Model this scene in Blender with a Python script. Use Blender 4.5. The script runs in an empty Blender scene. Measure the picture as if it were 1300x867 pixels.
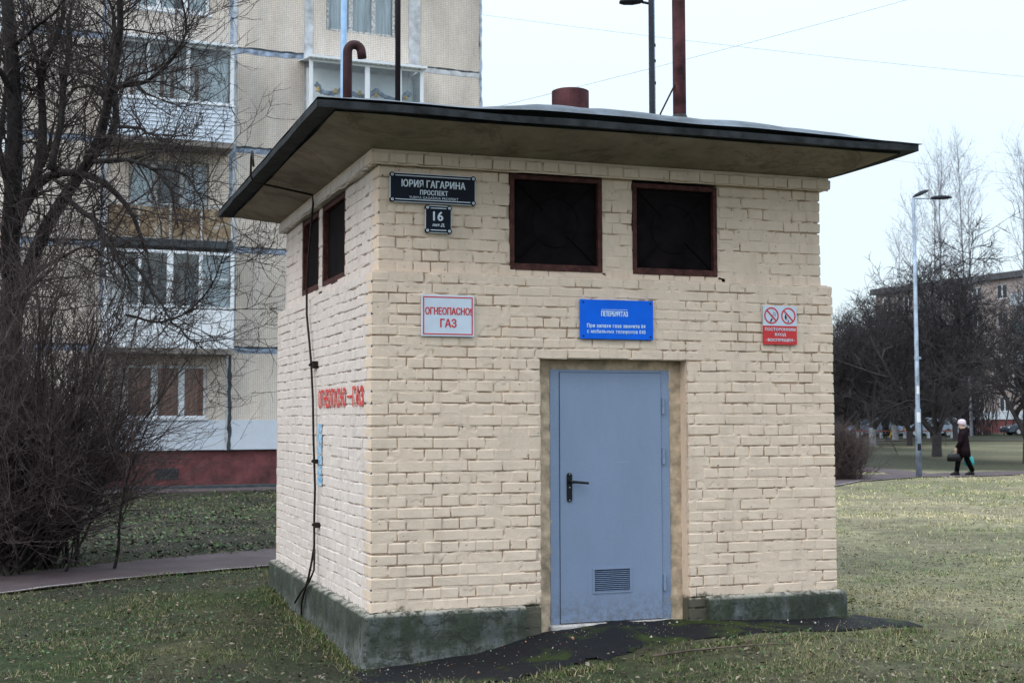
import bpy, bmesh, math, random
import numpy as np
from mathutils import Vector, Matrix

rng = np.random.default_rng(7)
random.seed(7)
S = bpy.context.scene
COL = S.collection

# ------------------------------------------------------------------ camera
cam = bpy.data.cameras.new('camera')
cam.sensor_width = 36.0
cam.lens = 47.405
cam.clip_start = 0.1
cam.clip_end = 3000
cam.dof.use_dof = True
cam.dof.focus_distance = 10.3
cam.dof.aperture_fstop = 5.6
camo = bpy.data.objects.new('camera', cam)
COL.objects.link(camo)
CAM = np.array([-2.2638, -9.4567, 1.3672])
r3 = Vector((0.943033, -0.332684, -0.002994)); u3 = Vector((-0.016695, -0.056307, 0.998274)); f3 = Vector((0.332279, 0.941356, 0.058653))
m = Matrix.Identity(4)
for i in range(3):
    m[i][0], m[i][1], m[i][2], m[i][3] = r3[i], u3[i], -f3[i], CAM[i]
camo.matrix_world = m
S.camera = camo
S.view_settings.view_transform = 'Standard'
S.view_settings.look = 'None'
S.view_settings.exposure = 0.22
S.view_settings.gamma = 1.0

# ------------------------------------------------------------------ sky and sun (overcast winter day)
SUN_EL, SUN_AZ = math.radians(38), math.radians(250)      # azimuth clockwise from +Y
w = bpy.data.worlds.new('World'); S.world = w; w.use_nodes = True
nt = w.node_tree; nt.nodes.clear()
N = nt.nodes.new; Lk = nt.links.new
out = N('ShaderNodeOutputWorld')
sky = N('ShaderNodeTexSky'); sky.sky_type = 'NISHITA'; sky.sun_disc = False
sky.sun_elevation = SUN_EL; sky.sun_rotation = SUN_AZ; sky.air_density = 1.0; sky.dust_density = 3.0
bg1 = N('ShaderNodeBackground'); bg1.inputs['Strength'].default_value = 0.05
Lk(sky.outputs[0], bg1.inputs['Color'])
bg2 = N('ShaderNodeBackground')
tc = N('ShaderNodeTexCoord'); sep = N('ShaderNodeSeparateXYZ'); Lk(tc.outputs['Generated'], sep.inputs[0])
# overcast dome: brighter towards the zenith
mxz = N('ShaderNodeMath'); mxz.operation = 'MAXIMUM'; mxz.inputs[1].default_value = 0.0; Lk(sep.outputs['Z'], mxz.inputs[0])
pwz = N('ShaderNodeMath'); pwz.operation = 'POWER'; pwz.inputs[1].default_value = 2.2; Lk(mxz.outputs[0], pwz.inputs[0])
mr = N('ShaderNodeMath'); mr.operation = 'MULTIPLY_ADD'; mr.inputs[1].default_value = 2.1; mr.inputs[2].default_value = 0.73
Lk(pwz.outputs[0], mr.inputs[0]); Lk(mr.outputs[0], bg2.inputs['Strength'])
nz = N('ShaderNodeTexNoise'); nz.inputs['Scale'].default_value = 1.3; nz.inputs['Detail'].default_value = 3
Lk(tc.outputs['Generated'], nz.inputs['Vector'])
cr = N('ShaderNodeValToRGB')
cr.color_ramp.elements[0].position = 0.3; cr.color_ramp.elements[0].color = (0.79, 0.925, 1.02, 1)
cr.color_ramp.elements[1].position = 0.7; cr.color_ramp.elements[1].color = (0.84, 0.96, 1.04, 1)
Lk(nz.outputs['Fac'], cr.inputs[0]); Lk(cr.outputs[0], bg2.inputs['Color'])
add = N('ShaderNodeAddShader'); Lk(bg1.outputs[0], add.inputs[0]); Lk(bg2.outputs[0], add.inputs[1])
Lk(add.outputs[0], out.inputs['Surface'])
sd = bpy.data.lights.new('sun', 'SUN'); sd.energy = 0.6; sd.angle = math.radians(30); sd.color = (1.0, 0.93, 0.84)
so = bpy.data.objects.new('sun', sd); COL.objects.link(so)
sdir = Vector((math.sin(SUN_AZ) * math.cos(SUN_EL), math.cos(SUN_AZ) * math.cos(SUN_EL), math.sin(SUN_EL)))
so.rotation_euler = sdir.to_track_quat('Z', 'Y').to_euler(); so.location = (-20, -20, 30)

# ------------------------------------------------------------------ materials
def newmat(name):
    mt = bpy.data.materials.new(name); mt.use_nodes = True
    t = mt.node_tree; t.nodes.clear()
    o = t.nodes.new('ShaderNodeOutputMaterial'); b = t.nodes.new('ShaderNodeBsdfPrincipled')
    t.links.new(b.outputs[0], o.inputs['Surface'])
    return mt, t, b

def noise(t, scale, detail=4, rough=0.55, vec=None, stretch=None, dist=0.0):
    n = t.nodes.new('ShaderNodeTexNoise'); n.inputs['Scale'].default_value = scale
    n.inputs['Detail'].default_value = detail; n.inputs['Roughness'].default_value = rough
    n.inputs['Distortion'].default_value = dist
    if vec is None:
        g = t.nodes.new('ShaderNodeNewGeometry'); vec = g.outputs['Position']
    if stretch:
        mp = t.nodes.new('ShaderNodeMapping'); mp.inputs['Scale'].default_value = stretch
        t.links.new(vec, mp.inputs['Vector']); vec = mp.outputs[0]
    t.links.new(vec, n.inputs['Vector'])
    return n.outputs['Fac']

def ramp(t, fac, stops):
    r = t.nodes.new('ShaderNodeValToRGB'); e = r.color_ramp.elements
    while len(e) < len(stops): e.new(0.5)
    for k, (p, c) in enumerate(stops):
        e[k].position = p; e[k].color = (c[0], c[1], c[2], 1) if not isinstance(c, (int, float)) else (c, c, c, 1)
    t.links.new(fac, r.inputs[0]); return r.outputs[0]

def mix(t, fac, a, b, mode='MIX'):
    mx = t.nodes.new('ShaderNodeMix'); mx.data_type = 'RGBA'; mx.blend_type = mode
    for s, v in ((mx.inputs[0], fac), (mx.inputs[6], a), (mx.inputs[7], b)):
        if isinstance(v, (int, float)): s.default_value = v
        elif isinstance(v, tuple): s.default_value = (v[0], v[1], v[2], 1)
        else: t.links.new(v, s)
    return mx.outputs[2]

def bump(t, b, h, strength=0.3, dist=0.01):
    bp = t.nodes.new('ShaderNodeBump'); bp.inputs['Strength'].default_value = strength; bp.inputs['Distance'].default_value = dist
    t.links.new(h, bp.inputs['Height']); t.links.new(bp.outputs[0], b.inputs['Normal'])

def simple(name, c, rough=0.6, var=0.12, scale=8.0, bmp=0.0, metal=0.0, spec=0.5, bscale=60, stretch=None):
    mt, t, b = newmat(name)
    n = noise(t, scale, 5, 0.6, stretch=stretch)
    lo = tuple(x * (1 - var * 1.6) for x in c); hi = tuple(min(1, x * (1 + var)) for x in c)
    t.links.new(ramp(t, n, [(0.3, lo), (0.7, hi)]), b.inputs['Base Color'])
    b.inputs['Roughness'].default_value = rough; b.inputs['Metallic'].default_value = metal
    b.inputs['Specular IOR Level'].default_value = spec
    if bmp: bump(t, b, noise(t, bscale, 5, 0.7), bmp, 0.004)
    return mt

M = {}
def paint_mat(name, base):
    mt, t, b = newmat(name)
    big = noise(t, 1.3, 4, 0.6); mid = noise(t, 9, 5, 0.65); fine = noise(t, 70, 5, 0.7)
    c = mix(t, big, tuple(x * 0.90 for x in base), tuple(x * 1.06 for x in base))
    c = mix(t, ramp(t, mid, [(0.35, 0.0), (0.75, 0.45)]), c, (base[0] * 0.83, base[1] * 0.80, base[2] * 0.78))
    streak = noise(t, 6.5, 5, 0.65, stretch=(1, 1, 0.16)); c = mix(t, ramp(t, streak, [(0.50, 0.0), (0.72, 0.38)]), c, (base[0] * 0.62, base[1] * 0.60, base[2] * 0.60))
    c = mix(t, ramp(t, noise(t, 3.3, 6, 0.75, dist=0.4), [(0.60, 0.0), (0.70, 0.5)]), c, tuple(min(0.85, x * 1.13) for x in base))
    spots = ramp(t, noise(t, 34, 3, 0.5), [(0.69, 0.0), (0.72, 0.9)])
    c = mix(t, spots, c, (0.13, 0.095, 0.08))
    geo = t.nodes.new('ShaderNodeNewGeometry'); sp = t.nodes.new('ShaderNodeSeparateXYZ'); t.links.new(geo.outputs['Position'], sp.inputs[0])
    mrz = t.nodes.new('ShaderNodeMapRange'); mrz.inputs[1].default_value = 0.08; mrz.inputs[2].default_value = -0.08
    mrz.inputs[3].default_value = 0; mrz.inputs[4].default_value = 0.75; t.links.new(sp.outputs['Z'], mrz.inputs[0])
    mul = t.nodes.new('ShaderNodeMath'); mul.operation = 'ADD'; t.links.new(mrz.outputs[0], mul.inputs[0])
    t.links.new(noise(t, 7, 5, 0.7), mul.inputs[1])
    moss = ramp(t, mul.outputs[0], [(0.78, 0.0), (0.95, 0.9)])
    c = mix(t, moss, c, (0.022, 0.030, 0.018))
    t.links.new(c, b.inputs['Base Color']); b.inputs['Roughness'].default_value = 0.75; b.inputs['Specular IOR Level'].default_value = 0.3
    hsum = t.nodes.new('ShaderNodeMath'); hsum.operation = 'MULTIPLY_ADD'; hsum.inputs[1].default_value = 2.2
    t.links.new(noise(t, 22, 5, 0.6), hsum.inputs[0]); t.links.new(fine, hsum.inputs[2])
    bump(t, b, hsum.outputs[0], 0.55, 0.004)
    return mt
M['paint'] = paint_mat('cream_paint', (0.715, 0.582, 0.468))
M['mortar'] = paint_mat('cream_paint_in_joints', (0.685, 0.555, 0.445))
M['paint_left'] = paint_mat('cream_paint_side_light', (0.68, 0.61, 0.575))  # cooler, paler light on the side wall, put into the paint colour
M['mortar_left'] = paint_mat('cream_paint_side_light_in_joints', (0.65, 0.58, 0.545))  # same side-wall light tint painted into the joint colour

mt, t, b = newmat('mossy_concrete'); M['plinth'] = mt
n1 = noise(t, 2.6, 6, 0.7, dist=0.6); n2 = noise(t, 14, 6, 0.75); n3 = noise(t, 5, 5, 0.7, stretch=(1, 1, 0.25))
c = ramp(t, n1, [(0.34, (0.018, 0.024, 0.016)), (0.55, (0.042, 0.052, 0.036)), (0.68, (0.10, 0.11, 0.10)), (0.8, (0.24, 0.25, 0.25))])
c = mix(t, ramp(t, n3, [(0.45, 0.0), (0.6, 0.6)]), c, (0.025, 0.035, 0.02))
c = mix(t, ramp(t, noise(t, 3.4, 6, 0.7, stretch=(1, 1, 0.45)), [(0.52, 0.0), (0.66, 0.60)]), c, (0.14, 0.155, 0.17))
g = t.nodes.new('ShaderNodeNewGeometry'); sp = t.nodes.new('ShaderNodeSeparateXYZ'); t.links.new(g.outputs['Normal'], sp.inputs[0])
sp2 = t.nodes.new('ShaderNodeSeparateXYZ'); t.links.new(g.outputs['Position'], sp2.inputs[0])
lowf = t.nodes.new('ShaderNodeMapRange'); lowf.inputs[1].default_value = -0.18; lowf.inputs[2].default_value = -0.36; lowf.inputs[3].default_value = 0; lowf.inputs[4].default_value = 0.55
t.links.new(sp2.outputs['Z'], lowf.inputs[0])
a1 = t.nodes.new('ShaderNodeMath'); a1.operation = 'MULTIPLY'; t.links.new(lowf.outputs[0], a1.inputs[0]); t.links.new(ramp(t, n2, [(0.42, 0.0), (0.66, 1.0)]), a1.inputs[1])
c = mix(t, a1.outputs[0], c, (0.33, 0.34, 0.36))
topf = t.nodes.new('ShaderNodeMapRange'); topf.inputs[1].default_value = -0.022; topf.inputs[2].default_value = 0.004; topf.inputs[3].default_value = 0; topf.inputs[4].default_value = 1.0
t.links.new(sp2.outputs['Z'], topf.inputs[0])
a2 = t.nodes.new('ShaderNodeMath'); a2.operation = 'MULTIPLY'; t.links.new(topf.outputs[0], a2.inputs[0]); t.links.new(ramp(t, noise(t, 7, 6, 0.75), [(0.40, 0.0), (0.52, 0.95)]), a2.inputs[1])
c = mix(t, a2.outputs[0], c, (0.42, 0.39, 0.34))
t.links.new(c, b.inputs['Base Color']); b.inputs['Roughness'].default_value = 0.85
c = mix(t, ramp(t, noise(t, 11, 6, 0.8, dist=0.8), [(0.52, 0.0), (0.58, 0.85)]), c, (0.018, 0.022, 0.015)); t.links.new(c, b.inputs['Base Color'])
bump(t, b, n2, 0.9, 0.02)

M['soffit'] = simple('soffit_sheet', (0.27, 0.225, 0.18), 0.8, 0.25, 3.5, 0.2)
mt, t, b = newmat('stained_soffit_sheet'); M['soffit'] = mt
c = ramp(t, noise(t, 3.2, 6, 0.7), [(0.30, (0.15, 0.12, 0.095)), (0.50, (0.26, 0.215, 0.17)), (0.72, (0.33, 0.28, 0.225))])
c = mix(t, ramp(t, noise(t, 1.6, 5, 0.7, dist=1.0), [(0.56, 0.0), (0.62, 0.5), (0.66, 0.1)]), c, (0.10, 0.07, 0.05))
gs_ = t.nodes.new('ShaderNodeNewGeometry'); bs_ = t.nodes.new('ShaderNodeTexBrick'); bs_.offset = 0.0; bs_.inputs['Scale'].default_value = 1.0; bs_.inputs['Brick Width'].default_value = 1.18; bs_.inputs['Row Height'].default_value = 0.92; bs_.inputs['Mortar Size'].default_value = 0.008
t.links.new(gs_.outputs['Position'], bs_.inputs['Vector'])
t.links.new(c, b.inputs['Base Color']); b.inputs['Roughness'].default_value = 0.85
bump(t, b, noise(t, 12, 4, 0.6), 0.3, 0.01)
M['fascia'] = simple('dark_roof_flashing', (0.024, 0.027, 0.031), 0.75, 0.5, 9, 0.5, spec=0.2)
M['felt'] = simple('grey_roofing_felt', (0.10, 0.12, 0.15), 0.6, 0.35, 4, 0.5, spec=0.3)
M['rust'] = simple('rusty_red_steel', (0.082, 0.030, 0.034), 0.8, 0.45, 7, 0.4, spec=0.2)
M['brownpipe'] = simple('brown_painted_pipe', (0.050, 0.020, 0.022), 0.65, 0.25, 10, 0.2, spec=0.2)
M['darkpipe'] = simple('dark_pipe', (0.014, 0.010, 0.014), 0.6, 0.25, 10, 0.2, spec=0.2)
M['winframe'] = simple('brown_window_frame_paint', (0.075, 0.028, 0.024), 0.7, 0.45, 16, 0.5, spec=0.2)
M['shutter'] = simple('dark_shutter_sheet', (0.007, 0.005, 0.006), 0.8, 0.4, 6, 0.4, spec=0.08)
M['door'] = None
mt, t, b = newmat('blue_grey_powder_coat'); M['door'] = mt
t.links.new(mix(t, ramp(t, noise(t, 220, 2, 0.5), [(0.35, 0.0), (0.65, 1.0)]), (0.175, 0.235, 0.365), (0.235, 0.30, 0.43)), b.inputs['Base Color'])
cdoor = b.inputs['Base Color'].links[0].from_socket
gd = t.nodes.new('ShaderNodeNewGeometry'); sd_ = t.nodes.new('ShaderNodeSeparateXYZ'); t.links.new(gd.outputs['Position'], sd_.inputs[0])
md_ = t.nodes.new('ShaderNodeMapRange'); md_.inputs[1].default_value = 0.12; md_.inputs[2].default_value = -0.16; md_.inputs[3].default_value = 0.0; md_.inputs[4].default_value = 0.7; t.links.new(sd_.outputs['Z'], md_.inputs[0])
mm_ = t.nodes.new('ShaderNodeMath'); mm_.operation = 'MULTIPLY'; t.links.new(md_.outputs[0], mm_.inputs[0]); t.links.new(ramp(t, noise(t, 26, 5, 0.75), [(0.40, 0.0), (0.62, 1.0)]), mm_.inputs[1])
cdoor = mix(t, mm_.outputs[0], cdoor, (0.12, 0.105, 0.09))
cdoor = mix(t, ramp(t, noise(t, 9, 4, 0.6, stretch=(0.25, 1, 3.0)), [(0.69, 0.0), (0.72, 0.35)]), cdoor, (0.34, 0.40, 0.50))
cdoor = mix(t, ramp(t, noise(t, 2.3, 6, 0.7, stretch=(1.6, 1, 0.5)), [(0.35, 0.22), (0.62, 0.0)]), cdoor, (0.12, 0.16, 0.24))
t.links.new(mix(t, ramp(t, noise(t, 38, 4, 0.6), [(0.70, 0.0), (0.74, 0.6)]), cdoor, (0.10, 0.11, 0.13)), b.inputs['Base Color'])
b.inputs['Roughness'].default_value = 0.42; bump(t, b, noise(t, 3.5, 2, 0.5), 0.25, 0.012)
M['black'] = simple('black_plastic', (0.006, 0.006, 0.007), 0.4, 0.2, 20, spec=0.3)
M['steel'] = simple('bright_steel', (0.55, 0.55, 0.56), 0.35, 0.1, 20, metal=0.8)
M['plaster'] = simple('rough_plaster', (0.50, 0.385, 0.275), 0.9, 0.35, 9, 1.0, bscale=30)
M['pale_concrete'] = simple('pale_concrete', (0.45, 0.42, 0.40), 0.9, 0.25, 12, 0.8, bscale=40)
M['wire'] = simple('rusty_black_rod', (0.02, 0.014, 0.012), 0.7, 0.4, 30, spec=0.2)
M['white_print'] = simple('white_enamel', (0.62, 0.70, 0.80), 0.5, 0.05, 20)
M['sign_navy'] = simple('navy_enamel', (0.004, 0.008, 0.018), 0.5, 0.2, 10, spec=0.15)
M['sign_white'] = simple('white_sign_sheet', (0.56, 0.64, 0.76), 0.5, 0.06, 6)
M['sign_red'] = simple('red_sign_print', (0.55, 0.025, 0.03), 0.5, 0.08, 10)
M['sign_blue'] = simple('blue_sign_sheet', (0.003, 0.13, 0.78), 0.6, 0.08, 5, spec=0.15)
M['light_print'] = simple('pale_blue_print', (0.6, 0.78, 0.95), 0.5, 0.05, 10)
M['red_stencil'] = None
mt, t, b = newmat('worn_red_stencil_paint'); M['red_stencil'] = mt
t.links.new(mix(t, ramp(t, noise(t, 60, 4, 0.7), [(0.52, 0.0), (0.70, 0.7)]), (0.62, 0.035, 0.03), (0.64, 0.35, 0.31)), b.inputs['Base Color']); b.inputs['Roughness'].default_value = 0.7
mt, t, b = newmat('worn_blue_stencil_paint'); M['blue_stencil'] = mt
t.links.new(mix(t, ramp(t, noise(t, 28, 4, 0.7), [(0.42, 0.0), (0.56, 0.9)]), (0.05, 0.30, 0.56), (0.50, 0.60, 0.68)), b.inputs['Base Color']); b.inputs['Roughness'].default_value = 0.7

# ground: colour attribute carries the turf / humus / straw zones
def vcol_mat(name, fine=True, rough=0.9, scale=6.0, amt=0.62, bstr=0.5, transl=False):
    mt, t, b = newmat(name)
    at = t.nodes.new('ShaderNodeAttribute'); at.attribute_name = 'tint'
    c = at.outputs['Color']
    if fine:
        n = noise(t, scale, 6, 0.72); n2_ = noise(t, scale * 9, 5, 0.7)
        c = mix(t, 1.0, c, ramp(t, n, [(0.25, 1 - amt), (0.75, 1 + amt * 0.8)]), 'MULTIPLY')
        c = mix(t, 1.0, c, ramp(t, n2_, [(0.3, 1 - amt), (0.7, 1 + amt * 0.7)]), 'MULTIPLY')
        bump(t, b, n2_, bstr, 0.03)
    t.links.new(c, b.inputs['Base Color']); b.inputs['Roughness'].default_value = rough
    b.inputs['Specular IOR Level'].default_value = 0.2
    return mt
M['ground'] = vcol_mat('turf_and_soil')
M['blade'] = vcol_mat('grass_blades', fine=False, rough=0.7)
M['litter'] = vcol_mat('leaf_litter', fine=False, rough=0.8)

mt, t, b = newmat('old_asphalt_path'); M['path'] = mt
n1 = noise(t, 2.2, 5, 0.6); n2 = noise(t, 60, 4, 0.8)
c = ramp(t, n1, [(0.3, (0.072, 0.055, 0.061)), (0.7, (0.108, 0.084, 0.090))])
c = mix(t, ramp(t, n2, [(0.5, 0.0), (0.75, 0.45)]), c, (0.21, 0.15, 0.145))
t.links.new(c, b.inputs['Base Color']); b.inputs['Roughness'].default_value = 0.9; b.inputs['Specular IOR Level'].default_value = 0.12; bump(t, b, n2, 0.5, 0.01)

mt, t, b = newmat('black_asphalt_with_moss'); M['apron'] = mt
n1 = noise(t, 2.1, 5, 0.65, dist=0.5); n2 = noise(t, 75, 4, 0.8)
c = ramp(t, n2, [(0.40, (0.007, 0.007, 0.009)), (0.66, (0.018, 0.018, 0.021)), (0.82, (0.09, 0.09, 0.09))])
c = mix(t, ramp(t, n1, [(0.54, 0.0), (0.64, 0.85)]), c, (0.036, 0.052, 0.010))
t.links.new(c, b.inputs['Base Color']); b.inputs['Roughness'].default_value = 0.7; b.inputs['Specular IOR Level'].default_value = 0.15; bump(t, b, n2, 0.8, 0.015)

def bark(name, a, c2):
    mt, t, b = newmat(name)
    t.links.new(ramp(t, noise(t, 14, 4, 0.7), [(0.35, a), (0.7, c2)]), b.inputs['Base Color']); b.inputs['Roughness'].default_value = 0.85
    b.inputs['Specular IOR Level'].default_value = 0.2
    return mt
M['bark'] = bark('dark_wet_bark', (0.012, 0.0105, 0.011), (0.036, 0.031, 0.031))
M['twig'] = bark('dark_twigs', (0.026, 0.020, 0.020), (0.072, 0.056, 0.053))
M['lilac'] = bark('grey_brown_stems', (0.016, 0.014, 0.014), (0.070, 0.060, 0.058))
M['lilac_twig'] = bark('pale_brown_twigs', (0.040, 0.030, 0.030), (0.15, 0.115, 0.11))
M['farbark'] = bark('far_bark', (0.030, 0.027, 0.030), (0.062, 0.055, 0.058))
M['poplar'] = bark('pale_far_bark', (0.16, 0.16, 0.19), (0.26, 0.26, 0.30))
M['whitewash'] = simple('whitewashed_trunk', (0.22, 0.235, 0.25), 0.8, 0.3, 8)

# ------------------------------------------------------------------ mesh helpers
def link(o, parent=None):
    COL.objects.link(o)
    if parent is not None: o.parent = parent
    return o

def meta(o, label=None, cat=None, group=None, kind=None):
    for k, v in (('label', label), ('category', cat), ('group', group), ('kind', kind)):
        if v: o[k] = v
    return o

def empty(name, loc, label, cat, group=None, rz=0.0):
    o = bpy.data.objects.new(name, None); o.location = loc; o.rotation_euler = (0, 0, rz); o.empty_display_size = 0.3
    COL.objects.link(o); return meta(o, label, cat, group)

class MB:
    def __init__(s): s.v = []; s.f = []
    def box(s, x0, x1, y0, y1, z0, z1, bev=0.0, jit=0.0):
        if x0 > x1: x0, x1 = x1, x0
        if y0 > y1: y0, y1 = y1, y0
        n = len(s.v)
        if bev <= 0:
            for z in (z0, z1):
                for x, y in ((x0, y0), (x1, y0), (x1, y1), (x0, y1)): s.v.append((x, y, z))
            s.f += [tuple(n + k for k in q) for q in ((3, 2, 1, 0), (4, 5, 6, 7), (0, 1, 5, 4), (1, 2, 6, 5), (2, 3, 7, 6), (3, 0, 4, 7))]
            return s
        c = ((x0 + x1) / 2, (y0 + y1) / 2, (z0 + z1) / 2); h = ((x1 - x0) / 2, (y1 - y0) / 2, (z1 - z0) / 2)
        idx = {}
        for sx in (-1, 1):
            for sy in (-1, 1):
                for sz in (-1, 1):
                    for ax in range(3):
                        p = [sx * (h[0] - bev), sy * (h[1] - bev), sz * (h[2] - bev)]
                        p[ax] += (sx, sy, sz)[ax] * bev
                        idx[(sx, sy, sz, ax)] = len(s.v)
                        s.v.append(tuple(c[k] + p[k] + random.uniform(-jit, jit) for k in range(3)))
        I = lambda a, b_, d, ax: idx[(a, b_, d, ax)]
        for sgn in (-1, 1):
            q = [I(sgn, -1, -1, 0), I(sgn, 1, -1, 0), I(sgn, 1, 1, 0), I(sgn, -1, 1, 0)]; s.f.append(tuple(q if sgn > 0 else q[::-1]))
            q = [I(-1, sgn, -1, 1), I(-1, sgn, 1, 1), I(1, sgn, 1, 1), I(1, sgn, -1, 1)]; s.f.append(tuple(q if sgn > 0 else q[::-1]))
            q = [I(-1, -1, sgn, 2), I(1, -1, sgn, 2), I(1, 1, sgn, 2), I(-1, 1, sgn, 2)]; s.f.append(tuple(q if sgn > 0 else q[::-1]))
        for a in (-1, 1):
            for b_ in (-1, 1):
                q = [I(a, b_, -1, 0), I(a, b_, 1, 0), I(a, b_, 1, 1), I(a, b_, -1, 1)]; s.f.append(tuple(q if a * b_ < 0 else q[::-1]))
                q = [I(a, -1, b_, 0), I(a, 1, b_, 0), I(a, 1, b_, 2), I(a, -1, b_, 2)]; s.f.append(tuple(q if a * b_ > 0 else q[::-1]))
                q = [I(-1, a, b_, 1), I(1, a, b_, 1), I(1, a, b_, 2), I(-1, a, b_, 2)]; s.f.append(tuple(q if a * b_ < 0 else q[::-1]))
        for a in (-1, 1):
            for b_ in (-1, 1):
                for d in (-1, 1):
                    q = [I(a, b_, d, 0), I(a, b_, d, 1), I(a, b_, d, 2)]; s.f.append(tuple(q if a * b_ * d > 0 else q[::-1]))
        return s
    def tube(s, pts, rad, n=8, cap=True):
        pts = [Vector(p) for p in pts]
        if isinstance(rad, (int, float)): rad = [rad] * len(pts)
        prev = None; base = len(s.v); up = Vector((0.13, 0.21, 0.97))
        for i, p in enumerate(pts):
            d = (pts[min(i + 1, len(pts) - 1)] - pts[max(i - 1, 0)])
            if d.length < 1e-9: d = Vector((0, 0, 1))
            d.normalize()
            if prev is None:
                a = d.cross(up if abs(d.dot(up)) < 0.95 else Vector((1, 0, 0))).normalized()
            else:
                a = (prev - d * prev.dot(d)).normalized()
            prev = a; bb = d.cross(a)
            for k in range(n):
                th = 2 * math.pi * k / n
                s.v.append(tuple(p + (a * math.cos(th) + bb * math.sin(th)) * rad[i]))
        for i in range(len(pts) - 1):
            for k in range(n):
                k2 = (k + 1) % n
                s.f.append((base + i * n + k, base + i * n + k2, base + (i + 1) * n + k2, base + (i + 1) * n + k))
        if cap:
            s.f.append(tuple(base + k for k in range(n))[::-1]); s.f.append(tuple(base + (len(pts) - 1) * n + k for k in range(n)))
        return s
    def rings(s, rings, cap=True):
        """loft through lists of points of equal length"""
        base = len(s.v); n = len(rings[0])
        for r in rings: s.v += [tuple(p) for p in r]
        for i in range(len(rings) - 1):
            for k in range(n):
                k2 = (k + 1) % n
                s.f.append((base + i * n + k, base + i * n + k2, base + (i + 1) * n + k2, base + (i + 1) * n + k))
        if cap:
            s.f.append(tuple(base + k for k in range(n))[::-1]); s.f.append(tuple(base + (len(rings) - 1) * n + k for k in range(n)))
        return s
    def ngon(s, pts, flip=False):
        n = len(s.v); s.v += [tuple(p) for p in pts]; q = tuple(range(n, n + len(pts))); s.f.append(q[::-1] if flip else q); return s
    def prism(s, poly, ax, a, b_):
        """poly: 2D points, extruded along axis ax from a to b"""
        def P(p, t_):
            q = list(p); q.insert(ax, t_); return tuple(q)
        n = len(s.v); k = len(poly)
        s.v += [P(p, a) for p in poly] + [P(p, b_) for p in poly]
        s.f.append(tuple(range(n, n + k))[::-1]); s.f.append(tuple(range(n + k, n + 2 * k)))
        for i in range(k):
            j = (i + 1) % k; s.f.append((n + i, n + j, n + k + j, n + k + i))
        return s
    def build(s, name, mat, parent=None, smooth=False, fix=False):
        me = bpy.data.meshes.new(name); me.from_pydata(s.v, [], s.f)
        if fix:
            bm = bmesh.new(); bm.from_mesh(me); bmesh.ops.recalc_face_normals(bm, faces=bm.faces); bm.to_mesh(me); bm.free()
        me.materials.append(mat)
        if smooth: me.polygons.foreach_set('use_smooth', [True] * len(me.polygons))
        o = bpy.data.objects.new(name, me); return link(o, parent)

def np_mesh(name, verts, faces, mat, parent=None, col=None, smooth=False):
    """verts (n,3); faces (m,k) of constant k"""
    me = bpy.data.meshes.new(name); verts = np.ascontiguousarray(verts, np.float32); faces = np.ascontiguousarray(faces, np.int32)
    mm, k = faces.shape
    me.vertices.add(len(verts)); me.vertices.foreach_set('co', verts.ravel())
    me.loops.add(mm * k); me.loops.foreach_set('vertex_index', faces.ravel())
    me.polygons.add(mm); me.polygons.foreach_set('loop_start', np.arange(0, mm * k, k, dtype=np.int32))
    try: me.polygons.foreach_set('loop_total', np.full(mm, k, np.int32))
    except Exception: pass
    if smooth: me.polygons.foreach_set('use_smooth', np.ones(mm, bool))
    me.update(calc_edges=True)
    if col is not None:
        ca = me.color_attributes.new('tint', 'FLOAT_COLOR', 'POINT')
        c4 = np.ones((len(verts), 4), np.float32); c4[:, :3] = col; ca.data.foreach_set('color', c4.ravel())
    me.materials.append(mat)
    o = bpy.data.objects.new(name, me); return link(o, parent)

def vnoise(x, y, seed=0, sc=1.0):
    """smooth value noise, numpy"""
    x = np.asarray(x, float) * sc + seed * 17.31; y = np.asarray(y, float) * sc + seed * 9.77
    xi = np.floor(x).astype(np.int64); yi = np.floor(y).astype(np.int64); fx = x - xi; fy = y - yi
    fx = fx * fx * (3 - 2 * fx); fy = fy * fy * (3 - 2 * fy)
    def h(a, b_):
        q = (a * 374761393 + b_ * 668265263 + seed * 974634777) & 0x7fffffff
        q = ((q ^ (q >> 13)) * 1274126177) & 0x7fffffff
        return ((q ^ (q >> 16)) & 0xffff) / 65535.0
    return (h(xi, yi) * (1 - fx) + h(xi + 1, yi) * fx) * (1 - fy) + (h(xi, yi + 1) * (1 - fx) + h(xi + 1, yi + 1) * fx) * fy

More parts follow.
